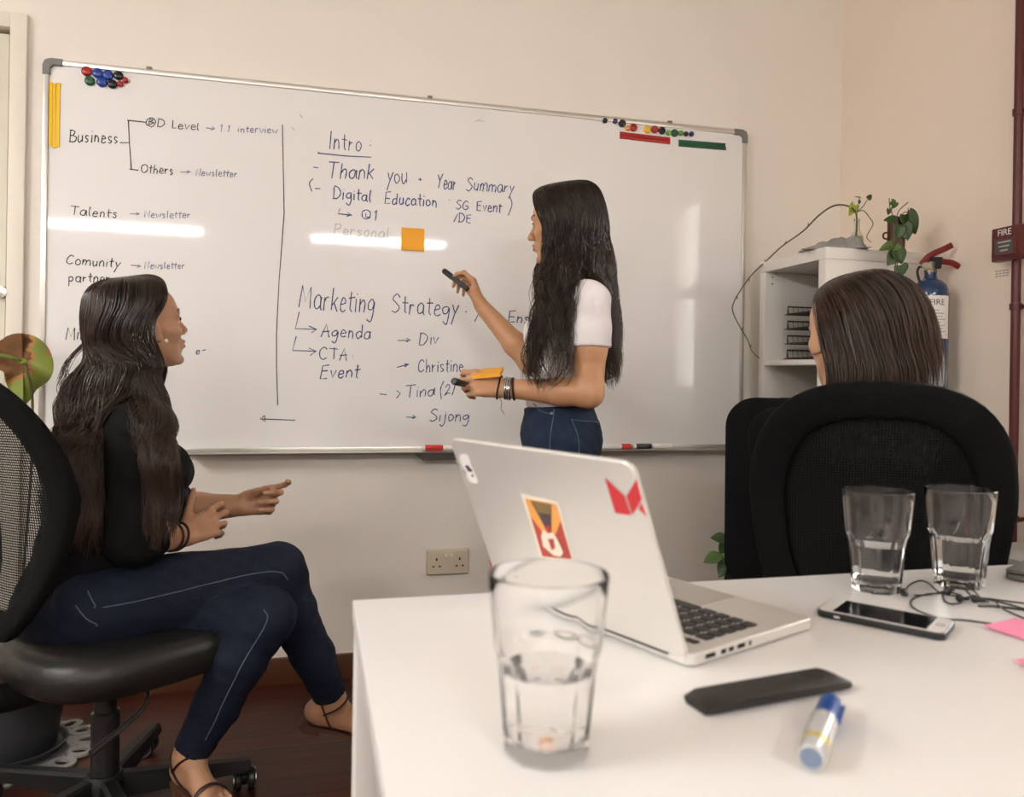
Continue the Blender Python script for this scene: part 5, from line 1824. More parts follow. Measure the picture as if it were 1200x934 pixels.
def add_head(S, c, R, s=1.0):
    """c: centre between the ears; R columns forward/left/up"""
    def P(x, y, z): return c + R @ (np.array([x, y, z]) * s)
    S.ell(P(-.014, 0, .036), np.array([.093, .073, .080]) * s, R, k=.02)
    S.ell(P(.030, 0, .040), np.array([.062, .060, .058]) * s, R, k=.02)
    S.ell(P(.026, 0, -.020), np.array([.060, .057, .075]) * s, R, k=.02)
    S.ell(P(.046, 0, -.066), np.array([.036, .034, .036]) * s, R, k=.02)
    for q in (-1, 1):
        S.cap(P(-.004, q * .050, -.040), P(.058, q * .014, -.092), .014 * s, .012 * s, k=.022)
        S.cap(P(.030, q * .055, -.014), P(.066, q * .034, -.020), .013 * s, .013 * s, k=.022)
        S.ell(P(.081, q * .031, .006), np.array([.018, .0155, .0115]) * s, R, k=.012, sub=True)
        for sg, zz_ in ((1, .0034), (-1, -.0030)):
            S.ell(P(.0705, q * .0305, .006), np.array([.0142, .0142, .0142]) * s, R, k=.003, clip=[(P(.0705, q * .0305, .006 + zz_), R @ np.array([.12, -.40 * q, -sg]))])
        S.cap(P(.084, q * .012, .026), P(.073, q * .046, .025), .0075 * s, .006 * s, k=.014)
        S.ell(P(-.012, q * .070, -.004), np.array([.018, .0065, .030]) * s, R @ frame((1, q * .45, 0)), k=.006)
        S.ell(P(-.002, q * .073, -.028), np.array([.009, .005, .010]) * s, R, k=.006)
    S.ell(P(.080, 0, -.097), np.array([.013, .016, .012]) * s, R, k=.014)
    S.ell(P(.080, 0, -.056), np.array([.016, .026, .022]) * s, R, k=.012)
    S.cap(P(.087, 0, .018), P(.107, 0, -.020), .0065 * s, .0095 * s, k=.010)
    S.ell(P(.110, 0, -.0255), np.array([.0098, .0095, .0085]) * s, R, k=.006)
    for q in (-1, 1):
        S.ell(P(.099, q * .0115, -.0295), np.array([.0085, .0068, .0065]) * s, R, k=.006)
        S.ell(P(.0955, q * .008, -.052), np.array([.0070, .013, .0055]) * s, R @ frame((1, q * .35, 0)), k=.004)
    S.ell(P(.0940, 0, -.0645), np.array([.0080, .0185, .0062]) * s, R, k=.004)
    S.cap(P(.103, -.012, -.0583), P(.103, .012, -.0583), .0013 * s, .0013 * s, k=.003, sub=True)
    return P


def head_parts(P, R, body, s, skin_eye, brow_m, near=(-1, 1)):
    """eyes with lids, brows as children"""
    for q in near:
        e = MB().ball(P(.0705, q * .0305, .006), .0125 * s, 20, 12)
        eo = e.build('eye', m_eye, body)
        d = R @ nrm((.97, q * .10, .10))
        cc = P(.0705, q * .0305, .006)
        MB().ball(cc + d * .0078 * s, .0065 * s, 14, 8).build('iris', m_iris, eo)
        n = 9
        up_, lw_ = [], []
        for i in range(n):
            a = -1 + 2 * i / (n - 1)
            x = .0712 + .0138 * cos(a * .95)
            up_.append(P(x, q * .0305 + .0128 * a, .006 + .0048 * (1 - a * a)))
            lw_.append(P(x - .0006, q * .0305 + .0128 * a, .006 - .0038 * (1 - a * a)))
        MB().tube(spline(up_, 3), .0027 * s, 6).build('upper_lash', brow_m, body)
        MB().tube(spline(lw_, 3), .0008 * s, 6).build('lower_lash', brow_m, body)
        br = [P(.0905, q * .012, .0265), P(.0895, q * .022, .0305), P(.083, q * .035, .0315), P(.070, q * .049, .026)]
        br = body_field[0].project(spline(br, 6), .0004)
        MB().tube(br, np.interp(np.linspace(0, 1, len(br)), [0, .3, 1], [.0026, .003, .0012]) * s, 8, flat=(1, .8)).build('eyebrow', brow_m, body)


def add_hand(S, wrist, xdir, ndir, right, curls, s=1.0, thumb=((.9, .75, .1), (.5, .3)), spread=6, cup=0.0):
    """wrist point, direction of the fingers, dorsal normal; curls: 4 triples of joint bends in degrees.
    Returns fingertip positions."""
    x = nrm(xdir)
    n = nrm(np.asarray(ndir, float) - x * np.dot(ndir, x))
    y = np.cross(n, x) if right else np.cross(x, n)      # towards the thumb
    def P(a, b, c): return wrist + s * (a * x + b * y + c * n)
    S.cap(P(-.02, 0, 0), P(.012, 0, 0), .020 * s, .021 * s, k=.014, flat=(n, .78))
    kn = [(.086, .030), (.090, .0095), (.084, -.0105), (.074, -.029)]
    for i, (a, b) in enumerate(kn):
        S.cap(P(.006, b * .42, .001), P(a, b, .002 - cup * abs(i - 1.2) * .004), .0125 * s, .0098 * s, k=.012)
    S.cap(P(.016, .014, -.008), P(.052, .026, -.010), .014 * s, .011 * s, k=.012)
    S.cap(P(.016, -.014, -.007), P(.052, -.024, -.008), .013 * s, .010 * s, k=.012)
    L = [(.041, .025, .021), (.045, .029, .022), (.041, .027, .021), (.032, .020, .019)]
    Rr = [(.0088, .0079, .0070, .0060), (.0090, .0080, .0071, .0061), (.0086, .0076, .0067, .0058), (.0076, .0067, .0060, .0052)]
    tips = []
    for i, (a, b) in enumerate(kn):
        sp = radians((1.4 - i) * spread)
        d = cos(sp) * x + sin(sp) * y
        p = P(a, b, .002 - cup * abs(i - 1.2) * .004)
        ang = 0
        for j in range(3):
            ang += radians(curls[i][j])
            dd = cos(ang) * d - sin(ang) * n
            q = p + dd * L[i][j] * s
            S.cap(p, q, Rr[i][j] * s, Rr[i][j + 1] * s, k=.0045 if j else .008)
            p = q
        tips.append(p)
    (tx, ty, tn), (b1, b2) = thumb
    d1 = nrm(tx * x + ty * y - tn * n)
    p0 = P(.020, .020, -.007)
    p1 = p0 + d1 * .042 * s
    S.cap(p0, p1, .0135 * s, .0105 * s, k=.010)
    bend = nrm(-.55 * n - .55 * y + .3 * x)
    d2 = nrm(d1 + b1 * bend)
    p2 = p1 + d2 * .031 * s
    S.cap(p1, p2, .0102 * s, .0090 * s, k=.005)
    d3 = nrm(d2 + b2 * bend)
    p3 = p2 + d3 * .025 * s
    S.cap(p2, p3, .0090 * s, .0066 * s, k=.004)
    tips.append(p3)
    return tips


def add_foot(S, ankle, fwd, up, s=1.0, side=1):
    f = nrm(fwd)
    u = nrm(np.asarray(up, float) - f * np.dot(up, f))
    l = np.cross(u, f)
    def P(a, b, c): return ankle + s * (a * f + b * l + c * u)
    S.cap(P(-.030, 0, -.045), P(-.012, 0, -.050), .027 * s, .026 * s, k=.02)
    S.cap(P(0, 0, 0), P(-.02, 0, -.04), .033 * s, .030 * s, k=.02)
    S.cap(P(.012, 0, -.010), P(.105, side * .006, -.052), .030 * s, .018 * s, k=.02)
    S.cap(P(-.01, 0, -.05), P(.105, -side * .014, -.060), .022 * s, .016 * s, k=.02)
    S.cap(P(.02, 0, -.05), P(.12, side * .022, -.060), .020 * s, .016 * s, k=.02)
    for i in range(5):
        b = side * (.030 - .0155 * i)
        ln = (.168, .165, .156, .146, .134)[i]
        r = (.0105, .0082, .0078, .0074, .0070)[i]
        S.cap(P(.115 - .004 * i, b * .9, -.060), P(ln, b, -.066), r * 1.1 * s, r * s, k=.006)
    return P


m_skinA = mat('olive skin', (0.42, 0.225, 0.130), 0.45, noise=.08, nscale=30, bump=.12, bscale=350, sss=.12)
m_skinB = mat('tanned skin', (0.50, 0.265, 0.140), 0.45, noise=.08, nscale=30, bump=.12, bscale=350, sss=.12)
m_skinC = mat('light skin', (0.55, 0.31, 0.19), 0.45, noise=.06, nscale=30, bump=.12, bscale=350, sss=.12)
m_lip = mat('rose lips', (0.33, 0.105, 0.085), 0.35)
m_nail = mat('nails', (0.55, 0.28, 0.22), 0.25)
m_eye = mat('eye white', (0.70, 0.66, 0.62), 0.15)
m_iris = mat('dark brown iris', (0.014, 0.007, 0.004), 0.1)
m_brow = mat('dark brown brow hair', (0.012, 0.007, 0.005), 0.7)
body_field = [None]


def lips_of(V, Q, P, R, c, s):
    ctr = V[Q].mean(1)
    q = ((ctr - c) @ R) / s
    x, y, z = q[:, 0], q[:, 1], q[:, 2]
    up = (x > .085) & (np.abs(y) < .021) & (z < -.0475 - .10 * np.abs(y)) & (z > -.0600)
    lo_ = (x > .083) & (np.abs(y) < .0195) & (z <= -.0583) & (z > -.0705 + .35 * np.maximum(0, np.abs(y) - .006))
    return up | lo_


# ------------------------------------------------------------------ hair: thousands of strands in wavy locks
def hair_mat(name, c0, c1, rough=.34):
    m = bpy.data.materials.new(name)
    m.use_nodes = True
    nt = m.node_tree
    b = nt.nodes['Principled BSDF']
    at_ = nt.nodes.new('ShaderNodeAttribute')
    at_.attribute_name = 'tone'
    mx = nt.nodes.new('ShaderNodeMix')
    mx.data_type = 'RGBA'
    mx.inputs['A'].default_value = (*c0, 1)
    mx.inputs['B'].default_value = (*c1, 1)
    nt.links.new(at_.outputs['Fac'], mx.inputs['Factor'])
    nt.links.new(mx.outputs['Result'], b.inputs['Base Color'])
    b.inputs['Roughness'].default_value = rough
    b.inputs['Specular IOR Level'].default_value = .5
    return m


def interp_sections(secs, n):
    """secs: rows of (centre3, u3, v3, a0, a1) flattened; Catmull-Rom resampled to n rows"""
    A = np.array([np.concatenate([c, u, v, [a0, a1]]) for c, u, v, a0, a1 in secs])
    m = 12
    S = spline(A, m)
    dS = np.diff(S[:, :9], axis=0)
    L = np.concatenate([[0], np.cumsum(np.linalg.norm(dS[:, :3], axis=1) + .8 * np.linalg.norm(dS[:, 3:6], axis=1) + .8 * np.linalg.norm(dS[:, 6:9], axis=1) + 1e-4)])
    t = np.linspace(0, L[-1], n)
    return np.stack([np.interp(t, L, S[:, k]) for k in range(S.shape[1])], 1)


def locks(name, secs, material, parent, n_clump, per, seed, npt=44, r=.0009, wave=.012, wl=3.0, clump_r=.13, rmin=.72, endvar=.18, avoid=None,
          tone=(.1, .6), tip_tone=.35, frizz=.0012, lift=.004, base=True, startvar=0.0, base_end=.78, max_push=.034, rb=.86):
    rg = np.random.RandomState(seed)
    A = interp_sections(secs, npt)
    C, U, Vv, A0, A1 = A[:, 0:3], A[:, 3:6], A[:, 6:9], A[:, 9], A[:, 10]
    tt = np.linspace(0, 1, npt)
    allV, allF, allT = [], [], []
    vo = 0
    tri = np.array([[0, 1, 4, 3], [1, 2, 5, 4], [2, 0, 3, 5]])
    for ci in range(n_clump):
        sc_, rc_ = (ci + rg.rand()) / n_clump, rmin + (1.0 - rmin) * sqrt(rg.rand())
        ph, ph2 = rg.rand(2) * 2 * pi
        wamp = wave * (.5 + rg.rand())
        wlen = wl * (.8 + .4 * rg.rand())
        tone_c = tone[0] + (tone[1] - tone[0]) * rg.rand()
        end = 1 - endvar * rg.rand()
        st = startvar * rg.rand()
        for k in range(per):
            ds, dr = rg.normal(0, 1, 2) * clump_r
            s_ = np.clip(sc_ + ds * (1 - .55 * tt) * 0.5, 0, 1)
            r_ = np.clip(rc_ + dr * (1 - .5 * tt), .30, 1.06)
            tv = st + (end - st - .04 * rg.rand()) * tt
            def at_t(X): return np.stack([np.interp(tv, tt, X[:, q]) for q in range(X.shape[1])], 1) if X.ndim > 1 else np.interp(tv, tt, X)
            c, u, v, a0, a1 = at_t(C), at_t(U), at_t(Vv), at_t(A0), at_t(A1)
            th = np.radians(a0 + (a1 - a0) * s_)
            p = c + (r_ * np.cos(th))[:, None] * u + (r_ * np.sin(th))[:, None] * v
            un, vn = u / (np.linalg.norm(u, axis=1, keepdims=True) + 1e-9), v / (np.linalg.norm(v, axis=1, keepdims=True) + 1e-9)
            grow = np.clip((tv - .18) / .5, 0, 1)
            w1 = wamp * grow * np.sin(2 * pi * wlen * tv + ph + .25 * rg.randn())
            w2 = wamp * grow * np.cos(2 * pi * wlen * tv + ph2)
            p = p + w1[:, None] * un + w2[:, None] * vn
            p = p + np.cumsum(rg.normal(0, frizz, p.shape), 0) * (tt[:, None] ** .5) * .35
            if avoid is not None:
                p_free = p.copy()
                lf_ = lift * (.75 + .9 * rg.rand())
                for _ in range(2):
                    d = avoid.value(p)
                    bad = d < lf_
                    if bad.any():
                        g = avoid.grad(p[bad])
                        p[bad] = p[bad] + g * (lf_ - d[bad])[:, None]
            if avoid is not None and np.linalg.norm(p - p_free, axis=1).max() > max_push:
                continue
            T = np.gradient(p, axis=0)
            T /= np.linalg.norm(T, axis=1, keepdims=True) + 1e-9
            x = np.cross(T, np.array([.3, .5, .8]))
            x /= np.linalg.norm(x, axis=1, keepdims=True) + 1e-9
            y = np.cross(T, x)
            rad = r * (1 - .75 * tt ** 3) * (.8 + .5 * rg.rand())
            R3 = [p + rad[:, None] * (cos(a) * x + sin(a) * y) for a in (0, 2.094, 4.189)]
            allV.append(np.stack(R3, 1).reshape(-1, 3))
            allF.append((tri[None] + (np.arange(npt - 1) * 3)[:, None, None] + vo).reshape(-1, 4))
            tn = np.clip(tone_c + .15 * rg.randn() + tip_tone * tt ** 1.5, 0, 1)
            allT.append(np.repeat(tn, 3))
            vo += npt * 3
    if base:
        ns = 40
        nb_ = int(npt * base_end)
        for i in range(nb_):
            s_ = np.linspace(0, 1, ns)
            th = np.radians(A0[i] + (A1[i] - A0[i]) * s_)
            q = C[i] + rb * np.cos(th)[:, None] * U[i] + rb * np.sin(th)[:, None] * Vv[i]
            if avoid is not None:
                d = avoid.value(q)
                bad = d < lift
                if bad.any():
                    q[bad] += avoid.grad(q[bad]) * (lift - d[bad])[:, None]
            allV.append(q)
            allT.append(np.full(ns, .05))
        gi = np.arange((nb_ - 1) * ns).reshape(nb_ - 1, ns)[:, :-1].ravel()
        allF.append(np.stack([gi, gi + 1, gi + ns + 1, gi + ns], 1) + vo)
    return link_mesh(name, np.concatenate(allV), np.concatenate(allF), material, parent, smooth=True, sharp=None, colors=np.concatenate(allT))


def head_sections(H, hu, hs_):
    """rings of hair over the skull; angle 0 = face, 90 = the side hs_ points to, 180 = back"""
    return [(H(-.006, 0, .127), hu * .045, hs_ * .003, 0, 360),
            (H(-.008, 0, .1235), hu * .066, hs_ * .030, 16, 344),
            (H(-.010, 0, .112), hu * .085, hs_ * .055, 24, 336),
            (H(-.012, 0, .092), hu * .097, hs_ * .071, 33, 327),
            (H(-.014, 0, .060), hu * .105, hs_ * .082, 46, 314),
            (H(-.016, 0, .020), hu * .109, hs_ * .087, 57, 303),
            (H(-.020, 0, -.025), hu * .107, hs_ * .088, 62, 298)]


def part_of(top, lo, hi):
    out = []
    for c, u, v, a0, a1 in top:
        w = (a1 - a0) / 360.0
        out.append((c, u, v, a0 + w * lo, a0 + w * hi))
    return out


m_denim = mat('dark blue denim', (0.0060, 0.010, 0.023), 0.75, spec=.25, noise=.35, nscale=35, bump=.5, bscale=220)
m_denim2 = mat('mid blue denim', (0.010, 0.020, 0.043), 0.75, spec=.25, noise=.40, nscale=30, bump=.5, bscale=220)
m_stitch = mat('pale blue stitching', (0.10, 0.13, 0.20), 0.8)
m_black_cloth = mat('black blouse cloth', (0.0035, 0.0033, 0.0036), 0.8, spec=.2, bump=.5, bscale=28)
m_white_cloth = mat('white cotton', (0.78, 0.74, 0.75), 0.85, bump=.5, bscale=26)
m_band = mat('dark wrist band', (0.02, 0.010, 0.009), 0.6)
m_sandal = mat('dark brown sandal leather', (0.028, 0.012, 0.008), 0.45)
m_sole = mat('brown sandal sole', (0.075, 0.030, 0.016), 0.5)
m_pearl = mat('pearl', (0.80, 0.76, 0.68), 0.15)


def wrist_band(name, centre, axis, r, tube_r, m_, parent, field=None, wob=0.0, width=None):
    x, y, z = basis(axis)
    P = [centre + r * (cos(a) * x + sin(a) * y) + z * wob * sin(a + .5) for a in np.linspace(0, 2 * pi, 36, endpoint=False)]
    if field is not None:
        P = list(field.project(P, tube_r * .9))
    return MB().tube(P, tube_r, 8, closed=True).build(name, m_, parent)

# ================================================================== the seated woman at the left
def personA():
    S, J = Sdf(), Sdf()                # body, trousers (share the same limbs)
    T = Sdf()                          # blouse
    hipR, hipL = at(116, 712, 1.72), at(88, 712, 1.885)
    pel = (hipR + hipL) / 2 + OZ * .02
    kneeR, kneeL = at(325, 668, 1.89), at(312, 722, 1.78)
    ankR, ankL = at(388, 818, 2.02), at(222, 884, 1.76)
    neck = at(163, 470, 1.83)
    chest = at(138, 560, 1.80)
    belly = at(112, 640, 1.80)
    hc = at(166, 384, 1.845)
    # head turned away 31 degrees from the image plane and lifted
    u = 168
    perp = -YAW - atan2(u - CX, FPX)
    hy = perp + radians(30)
    hp = radians(13)
    hf = np.array([cos(hy) * cos(hp), sin(hy) * cos(hp), sin(hp)])
    HR = frame(hf)
    hs = .96
    P = add_head(S, hc, HR, hs)
    fb = perp + radians(27)
    bf = np.array([cos(fb), sin(fb), 0])
    bl = np.array([-sin(fb), cos(fb), 0])
    BR_ = frame(bf)
    S.chain([hc + HR @ np.array([-.022, 0, -.045]), hc * .35 + neck * .65 - bf * .012, neck - OZ * .01], [.050, .047, .056], k=.02)
    shR, shL = at(162, 508, 1.72), at(118, 505, 1.945)
    elR, wrR = at(158, 630, 1.685), at(213, 628, 1.83)
    elL, wrL = at(204, 598, 1.965), at(282, 592, 1.985)
    for Q in (S, T):
        Q.ell(chest, np.array([.092, .132, .17]), BR_, k=.03)
        Q.cap(belly - bl * .03, belly + bl * .03, .098, k=.04)
        Q.cap(pel - bl * .045, pel + bl * .045, .115, k=.04)
        Q.cap(shR * .85 + shL * .15, shL * .85 + shR * .15, .045, k=.03)
        Q.cap(neck - OZ * .03, shR * .8 + neck * .2, .040, .040, k=.03)
        Q.cap(neck - OZ * .03, shL * .8 + neck * .2, .040, .040, k=.03)
        for q in (-1, 1):
            Q.ell(chest + bf * .075 + bl * q * .062 + OZ * .015, np.array([.052, .055, .056]), BR_, k=.03)
    for sh_, el_, wr_ in ((shR, elR, wrR), (shL, elL, wrL)):
        S.chain([sh_, el_], [.046, .037], k=.02)
        mid_ = el_ * .65 + wr_ * .35
        S.chain([el_, mid_, wr_], [.039, .039, .0265], k=.015)
    # sleeves reach just past the elbow
    for sh_, el_, wr_, ft in ((shR, elR, wrR, .30), (shL, elL, wrL, .12)):
        e_ = nrm(wr_ - el_)
        T.chain([sh_, el_], [.052, .046], k=.02)
        end = el_ + e_ * np.linalg.norm(wr_ - el_) * ft
        T.cap(el_, end + e_ * .05, .045, .042, k=.012, clip=[(end, e_)])
    # hands
    xR = nrm(at(262, 606, 1.90) - wrR)
    tipsR = add_hand(S, wrR, xR, -FWD + .25 * OX * 0 + .15 * OZ, True, [(25, 30, 20), (32, 38, 20), (40, 40, 20), (45, 40, 25)], .94, thumb=((.62, .85, .0), (.05, -.05)), spread=7)
    xL = nrm(at(332, 583, 1.99) - wrL)
    nL = FWD - .25 * OZ
    tipsL = add_hand(S, wrL, xL, nL, False, [(12, 40, 35), (50, 66, 35), (60, 70, 35), (60, 66, 30)], .94, thumb=((.92, .10, .50), (.1, .1)), spread=3)
    # legs: right crossed over left
    for Q in (S, J):
        Q.cap(pel - bl * .05, pel + bl * .05, .112, k=.03)
        Q.ell(pel - bf * .045 - OZ * .03, np.array([.095, .155, .085]), BR_, k=.03)
        for hp_, kn_, an_, kk in ((hipL, kneeL, ankL, .03), (hipR, kneeR, ankR, .008)):
            m1 = hp_ * .55 + kn_ * .45
            Q.chain([hp_, m1, kn_], [.092, .076, .054], k=kk)
            shin = an_ - kn_
            back = nrm(np.cross(np.cross(shin, kn_ - hp_), shin)) * -1
            c1_ = kn_ + shin * .30 - nrm(np.dot(bf, shin) * 0 + bf) * .012
            Q.cap(kn_, kn_ + shin * .08, .055, .052, k=.02)
            Q.chain([kn_ + shin * .05, c1_, kn_ + shin * .65, an_ + shin * .00], [.050, .052, .042, .033], k=.02)
    fR = nrm(at(425, 848, 2.06) - at(372, 836, 2.02))
    PR = add_foot(S, ankR, fR, -nrm(ankR - kneeR) + .25 * bf, .92, side=1)
    fL = nrm(RGT * .72 - FWD * .62)
    PLf = add_foot(S, ankL, fL - OZ * .02, OZ, .92, side=-1)
    body_field[0] = S
    V, Q = S.mesh(.0028)
    V0 = V
    li = lips_of(V, Q, P, HR, hc, hs).astype(int)
    b = link_mesh('person', V, Q, m_skinA, None, smooth=True, sharp=None, mats=[m_skinA, m_lip], mat_idx=li)
    tag(b, 'seated woman with long wavy dark hair, black blouse, dark jeans and crossed legs', 'person')
    head_parts(P, HR, b, hs, m_eye, m_brow)
    MB().ball(P(.010, -.077, -.036), .0048, 14, 10).build('earring', m_pearl, b)
    # clothes
    def folds(X):
        return .0035 * np.sin(X[:, 2] * 75 + 18 * X[:, 0] + 3 * np.sin(X[:, 1] * 40)) * np.sin(X[:, 0] * 40 + X[:, 1] * 30)
    hem = pel + OZ * .045
    Vt, Qt = T.mesh(.005, .013, clip=[(hem, -OZ + .25 * bf), (neck + OZ * .035, OZ + .35 * bf)], warp=folds)
    link_mesh('blouse', Vt, Qt, m_black_cloth, b, smooth=True, sharp=None)
    def jf(X):
        return .0012 * np.sin(X[:, 2] * 140 + 60 * X[:, 0]) * np.sin(X[:, 1] * 90 + 20 * X[:, 0])
    cuffs = [(ankR - nrm(ankR - kneeR) * .012, nrm(ankR - kneeR)), (ankL - nrm(ankL - kneeL) * .012, nrm(ankL - kneeL))]
    J2 = Sdf()
    J2.P = [p for p in J.P]
    # close the trouser legs at the cuffs
    for i, p in enumerate(J2.P):
        if p[0] == 'c':
            for (q0, n_), an_ in zip(cuffs, (ankR, ankL)):
                if np.linalg.norm(p[2] - an_) < 1e-6:
                    J2.P[i] = p[:6] + ([(q0, n_)],) + p[7:]
    Vj, Qj = J2.mesh(.0042, .0085, clip=[(pel + OZ * .155, OZ)], warp=jf)
    jo = link_mesh('jeans', Vj, Qj, m_denim, b, smooth=True, sharp=None)
    JR = Sdf()
    JR.P = [J.P[0]] + J.P[8:14]
    def seam(pts, name='stitching', r_=.0011, fld=None):
        X = (fld or J2).project(spline(pts, 10), .0093)
        MB().tube(X, r_, 5).build(name, m_stitch, jo)
    def front(u_, v_, z_): return at(u_, v_, z_ - .12)
    seam([front(122, 712, 1.72), front(160, 706, 1.74), front(210, 694, 1.77), front(260, 680, 1.80), front(305, 668, 1.83), front(335, 672, 1.86), front(350, 690, 1.9)], fld=JR)
    seam([front(300, 690, 1.68), front(318, 716, 1.68), front(316, 740, 1.69), front(290, 790, 1.72), front(262, 840, 1.77), front(240, 885, 1.80)])
    seam([front(75, 708, 1.70), front(92, 735, 1.68), front(118, 752, 1.68)])
    seam([front(92, 676, 1.70), front(104, 700, 1.70), front(112, 712, 1.70)])
    # rolled cuffs
    for an_, kn_ in ((ankR, kneeR), (ankL, kneeL)):
        a_ = nrm(an_ - kn_)
        wrist_band('cuff', an_ - a_ * .016, a_, .040, .0035, m_denim, jo, field=J2)
    # bands
    wrist_band('bracelet', elL * .72 + wrL * .28 + OZ * 0, nrm(wrL - elL) + .25 * OZ, .036, .0042, m_band, b, S)
    aR = nrm(wrR - elR)
    wrist_band('bracelet', wrR - aR * .015, aR, .028, .0030, m_band, b, S, wob=.004)
    wrist_band('bracelet', wrR - aR * .040, aR, .030, .0030, m_band, b, S, wob=-.004)
    # sandals
    for Pf, sd_ in ((PR, 1), (PLf, -1)):
        f_, l_, u_ = nrm(Pf(1, 0, 0) - Pf(0, 0, 0)), nrm(Pf(0, 1, 0) - Pf(0, 0, 0)), nrm(Pf(0, 0, 1) - Pf(0, 0, 0))
        so = MB()
        outl = [(-.058, 0), (-.05, .024), (-.02, .030), (.03, .030), (.07, .034 + sd_ * .004), (.12, .040 + sd_ * .004), (.155, .034), (.178, .010 + sd_ * .018), (.176, -.008 + sd_ * .014),
                (.15, -.034), (.11, -.040 + sd_ * .004), (.06, -.030), (.02, -.027), (-.02, -.029), (-.05, -.023)]
        outl = spline(np.array(outl), 4, closed=True) * .92
        so.prism(outl, Pf(0, 0, -.078), f_, l_, u_, -.008, 0.0)
        sole = so.build('sandal', m_sole, b, smooth=False, bevel=.001)
        hl = MB().prism(spline(np.array([(-.056, 0), (-.04, .026), (-.005, .027), (-.0, 0), (-.005, -.027), (-.04, -.026)]), 4, closed=True) * .92, Pf(0, 0, -.0865), f_, l_, u_, -.013, 0)
        hl.build('heel', m_sole, sole, smooth=False)
        def strap(pp, r_=.0042):
            X = S.project(spline([Pf(*q) for q in pp], 6), .0022)
            MB().tube(X, r_, 8, flat=(1, .45), hint=u_).build('strap', m_sandal, sole)
        strap([(.02, .034, -.070), (-.01, .036, -.03), (-.035, .026, .002), (-.046, 0, .006), (-.035, -.026, .002), (-.01, -.036, -.03), (.02, -.034, -.070)])
        strap([(-.012, .034, -.035), (.020, .026, .000), (.034, 0, .012), (.020, -.026, .000), (-.012, -.034, -.035)])
        strap([(.105, .040, -.068), (.108, .025, -.042), (.110, 0, -.034), (.108, -.025, -.042), (.105, -.040, -.068)], .006)
        MB().box((-.005, -.004, -.001), (.005, .004, .002), M=Matrix.Translation(Pf(.020, -.030, .001))).build('buckle', m_brass, sole)
    # ---- hair
    hm = hair_mat('dark brown hair', (.0075, .0048, .0038), (.085, .046, .032), .33)
    def H(x, y, z): return hc + HR @ (np.array([x, y, z]) * hs)
    hu, hr_ = HR[:, 0], -HR[:, 1]
    av = Sdf()
    av.P = [p for p in T.P]
    av.cap(hc * .35 + neck * .65 - bf * .012, neck, .03, k=.02)
    top = [(c, u_, v_, a0 + (14 if i_ > 4 else 0), a1) for i_, (c, u_, v_, a0, a1) in enumerate(head_sections(H, hu, hr_))]
    E1, E2 = RGT, -FWD
    uh = np.array([cos(hy), sin(hy), 0])
    vh = -np.cross(OZ, uh)
    def sec2(u_, v_, z_, hw, hd, a0, a1): return (at(u_, v_, z_), uh * hw, vh * hd, a0, a1)
    def sec(u_, v_, z_, hw, hd, a0, a1): return (at(u_, v_, z_), E1 * hw, E2 * hd, a0, a1)
    back = part_of(top, 92, 262) + [
        (H(-.040, 0, -.085), uh * .098, vh * .086, 80, 262), sec2(138, 445, 1.815, .094, .084, 62, 250), sec2(116, 480, 1.77, .078, .080, 50, 235), sec(101, 522, 1.71, .056, .062, 0, 200),
        sec(95, 570, 1.68, .064, .050, -10, 200), sec(92, 615, 1.665, .062, .045, -20, 205), sec(96, 652, 1.67, .048, .035, -20, 210)]
    front_ = part_of(top, 30, 112) + [
        (H(-.022, 0, -.085), uh * .082, vh * .084, 88, 125), sec2(160, 445, 1.80, .050, .066, 72, 135), sec2(172, 485, 1.745, .044, .050, 20, 160), sec(185, 530, 1.675, .032, .036, -25, 195),
        sec(191, 572, 1.68, .028, .032, -35, 205), sec(190, 612, 1.67, .027, .030, -40, 210), sec(185, 648, 1.665, .020, .022, -40, 210)]
    left_ = part_of(top, 255, 335) + [
        sec(172, 425, 1.93, .040, .045, 200, 330), sec(160, 470, 1.97, .045, .04, 200, 340), sec(150, 530, 2.0, .045, .04, 200, 340), sec(140, 600, 2.0, .04, .035, 200, 340)]
    locks('hair', back, hm, b, 130, 14, 3, wave=.011, wl=3.4, avoid=av, tone=(.0, .45), tip_tone=.5, lift=.019, base_end=.5)
    locks('hair_lock', front_, hm, b, 62, 14, 5, wave=.009, wl=3.2, avoid=av, tone=(.0, .40), tip_tone=.45, lift=.019, base_end=.5)
    locks('hair_lock', left_, hm, b, 40, 12, 8, wave=.008, wl=3.0, avoid=av, tone=(.0, .40), tip_tone=.40, lift=.019, base_end=.5)
    # loose flyaway strands
    fly = [sec(120, 400, 1.78, .04, .03, 190, 170), sec(92, 425, 1.76, .03, .03, 200, 160), sec(84, 450, 1.75, .02, .03, 210, 150), sec(95, 480, 1.75, .02, .03, 210, 150), sec(80, 520, 1.74, .02, .03, 210, 150)]
    locks('hair_lock', fly, hm, b, 8, 3, 12, wave=.012, wl=2.0, r=.0006, base=False, tone=(.2, .5))
    return b


pA = personA()


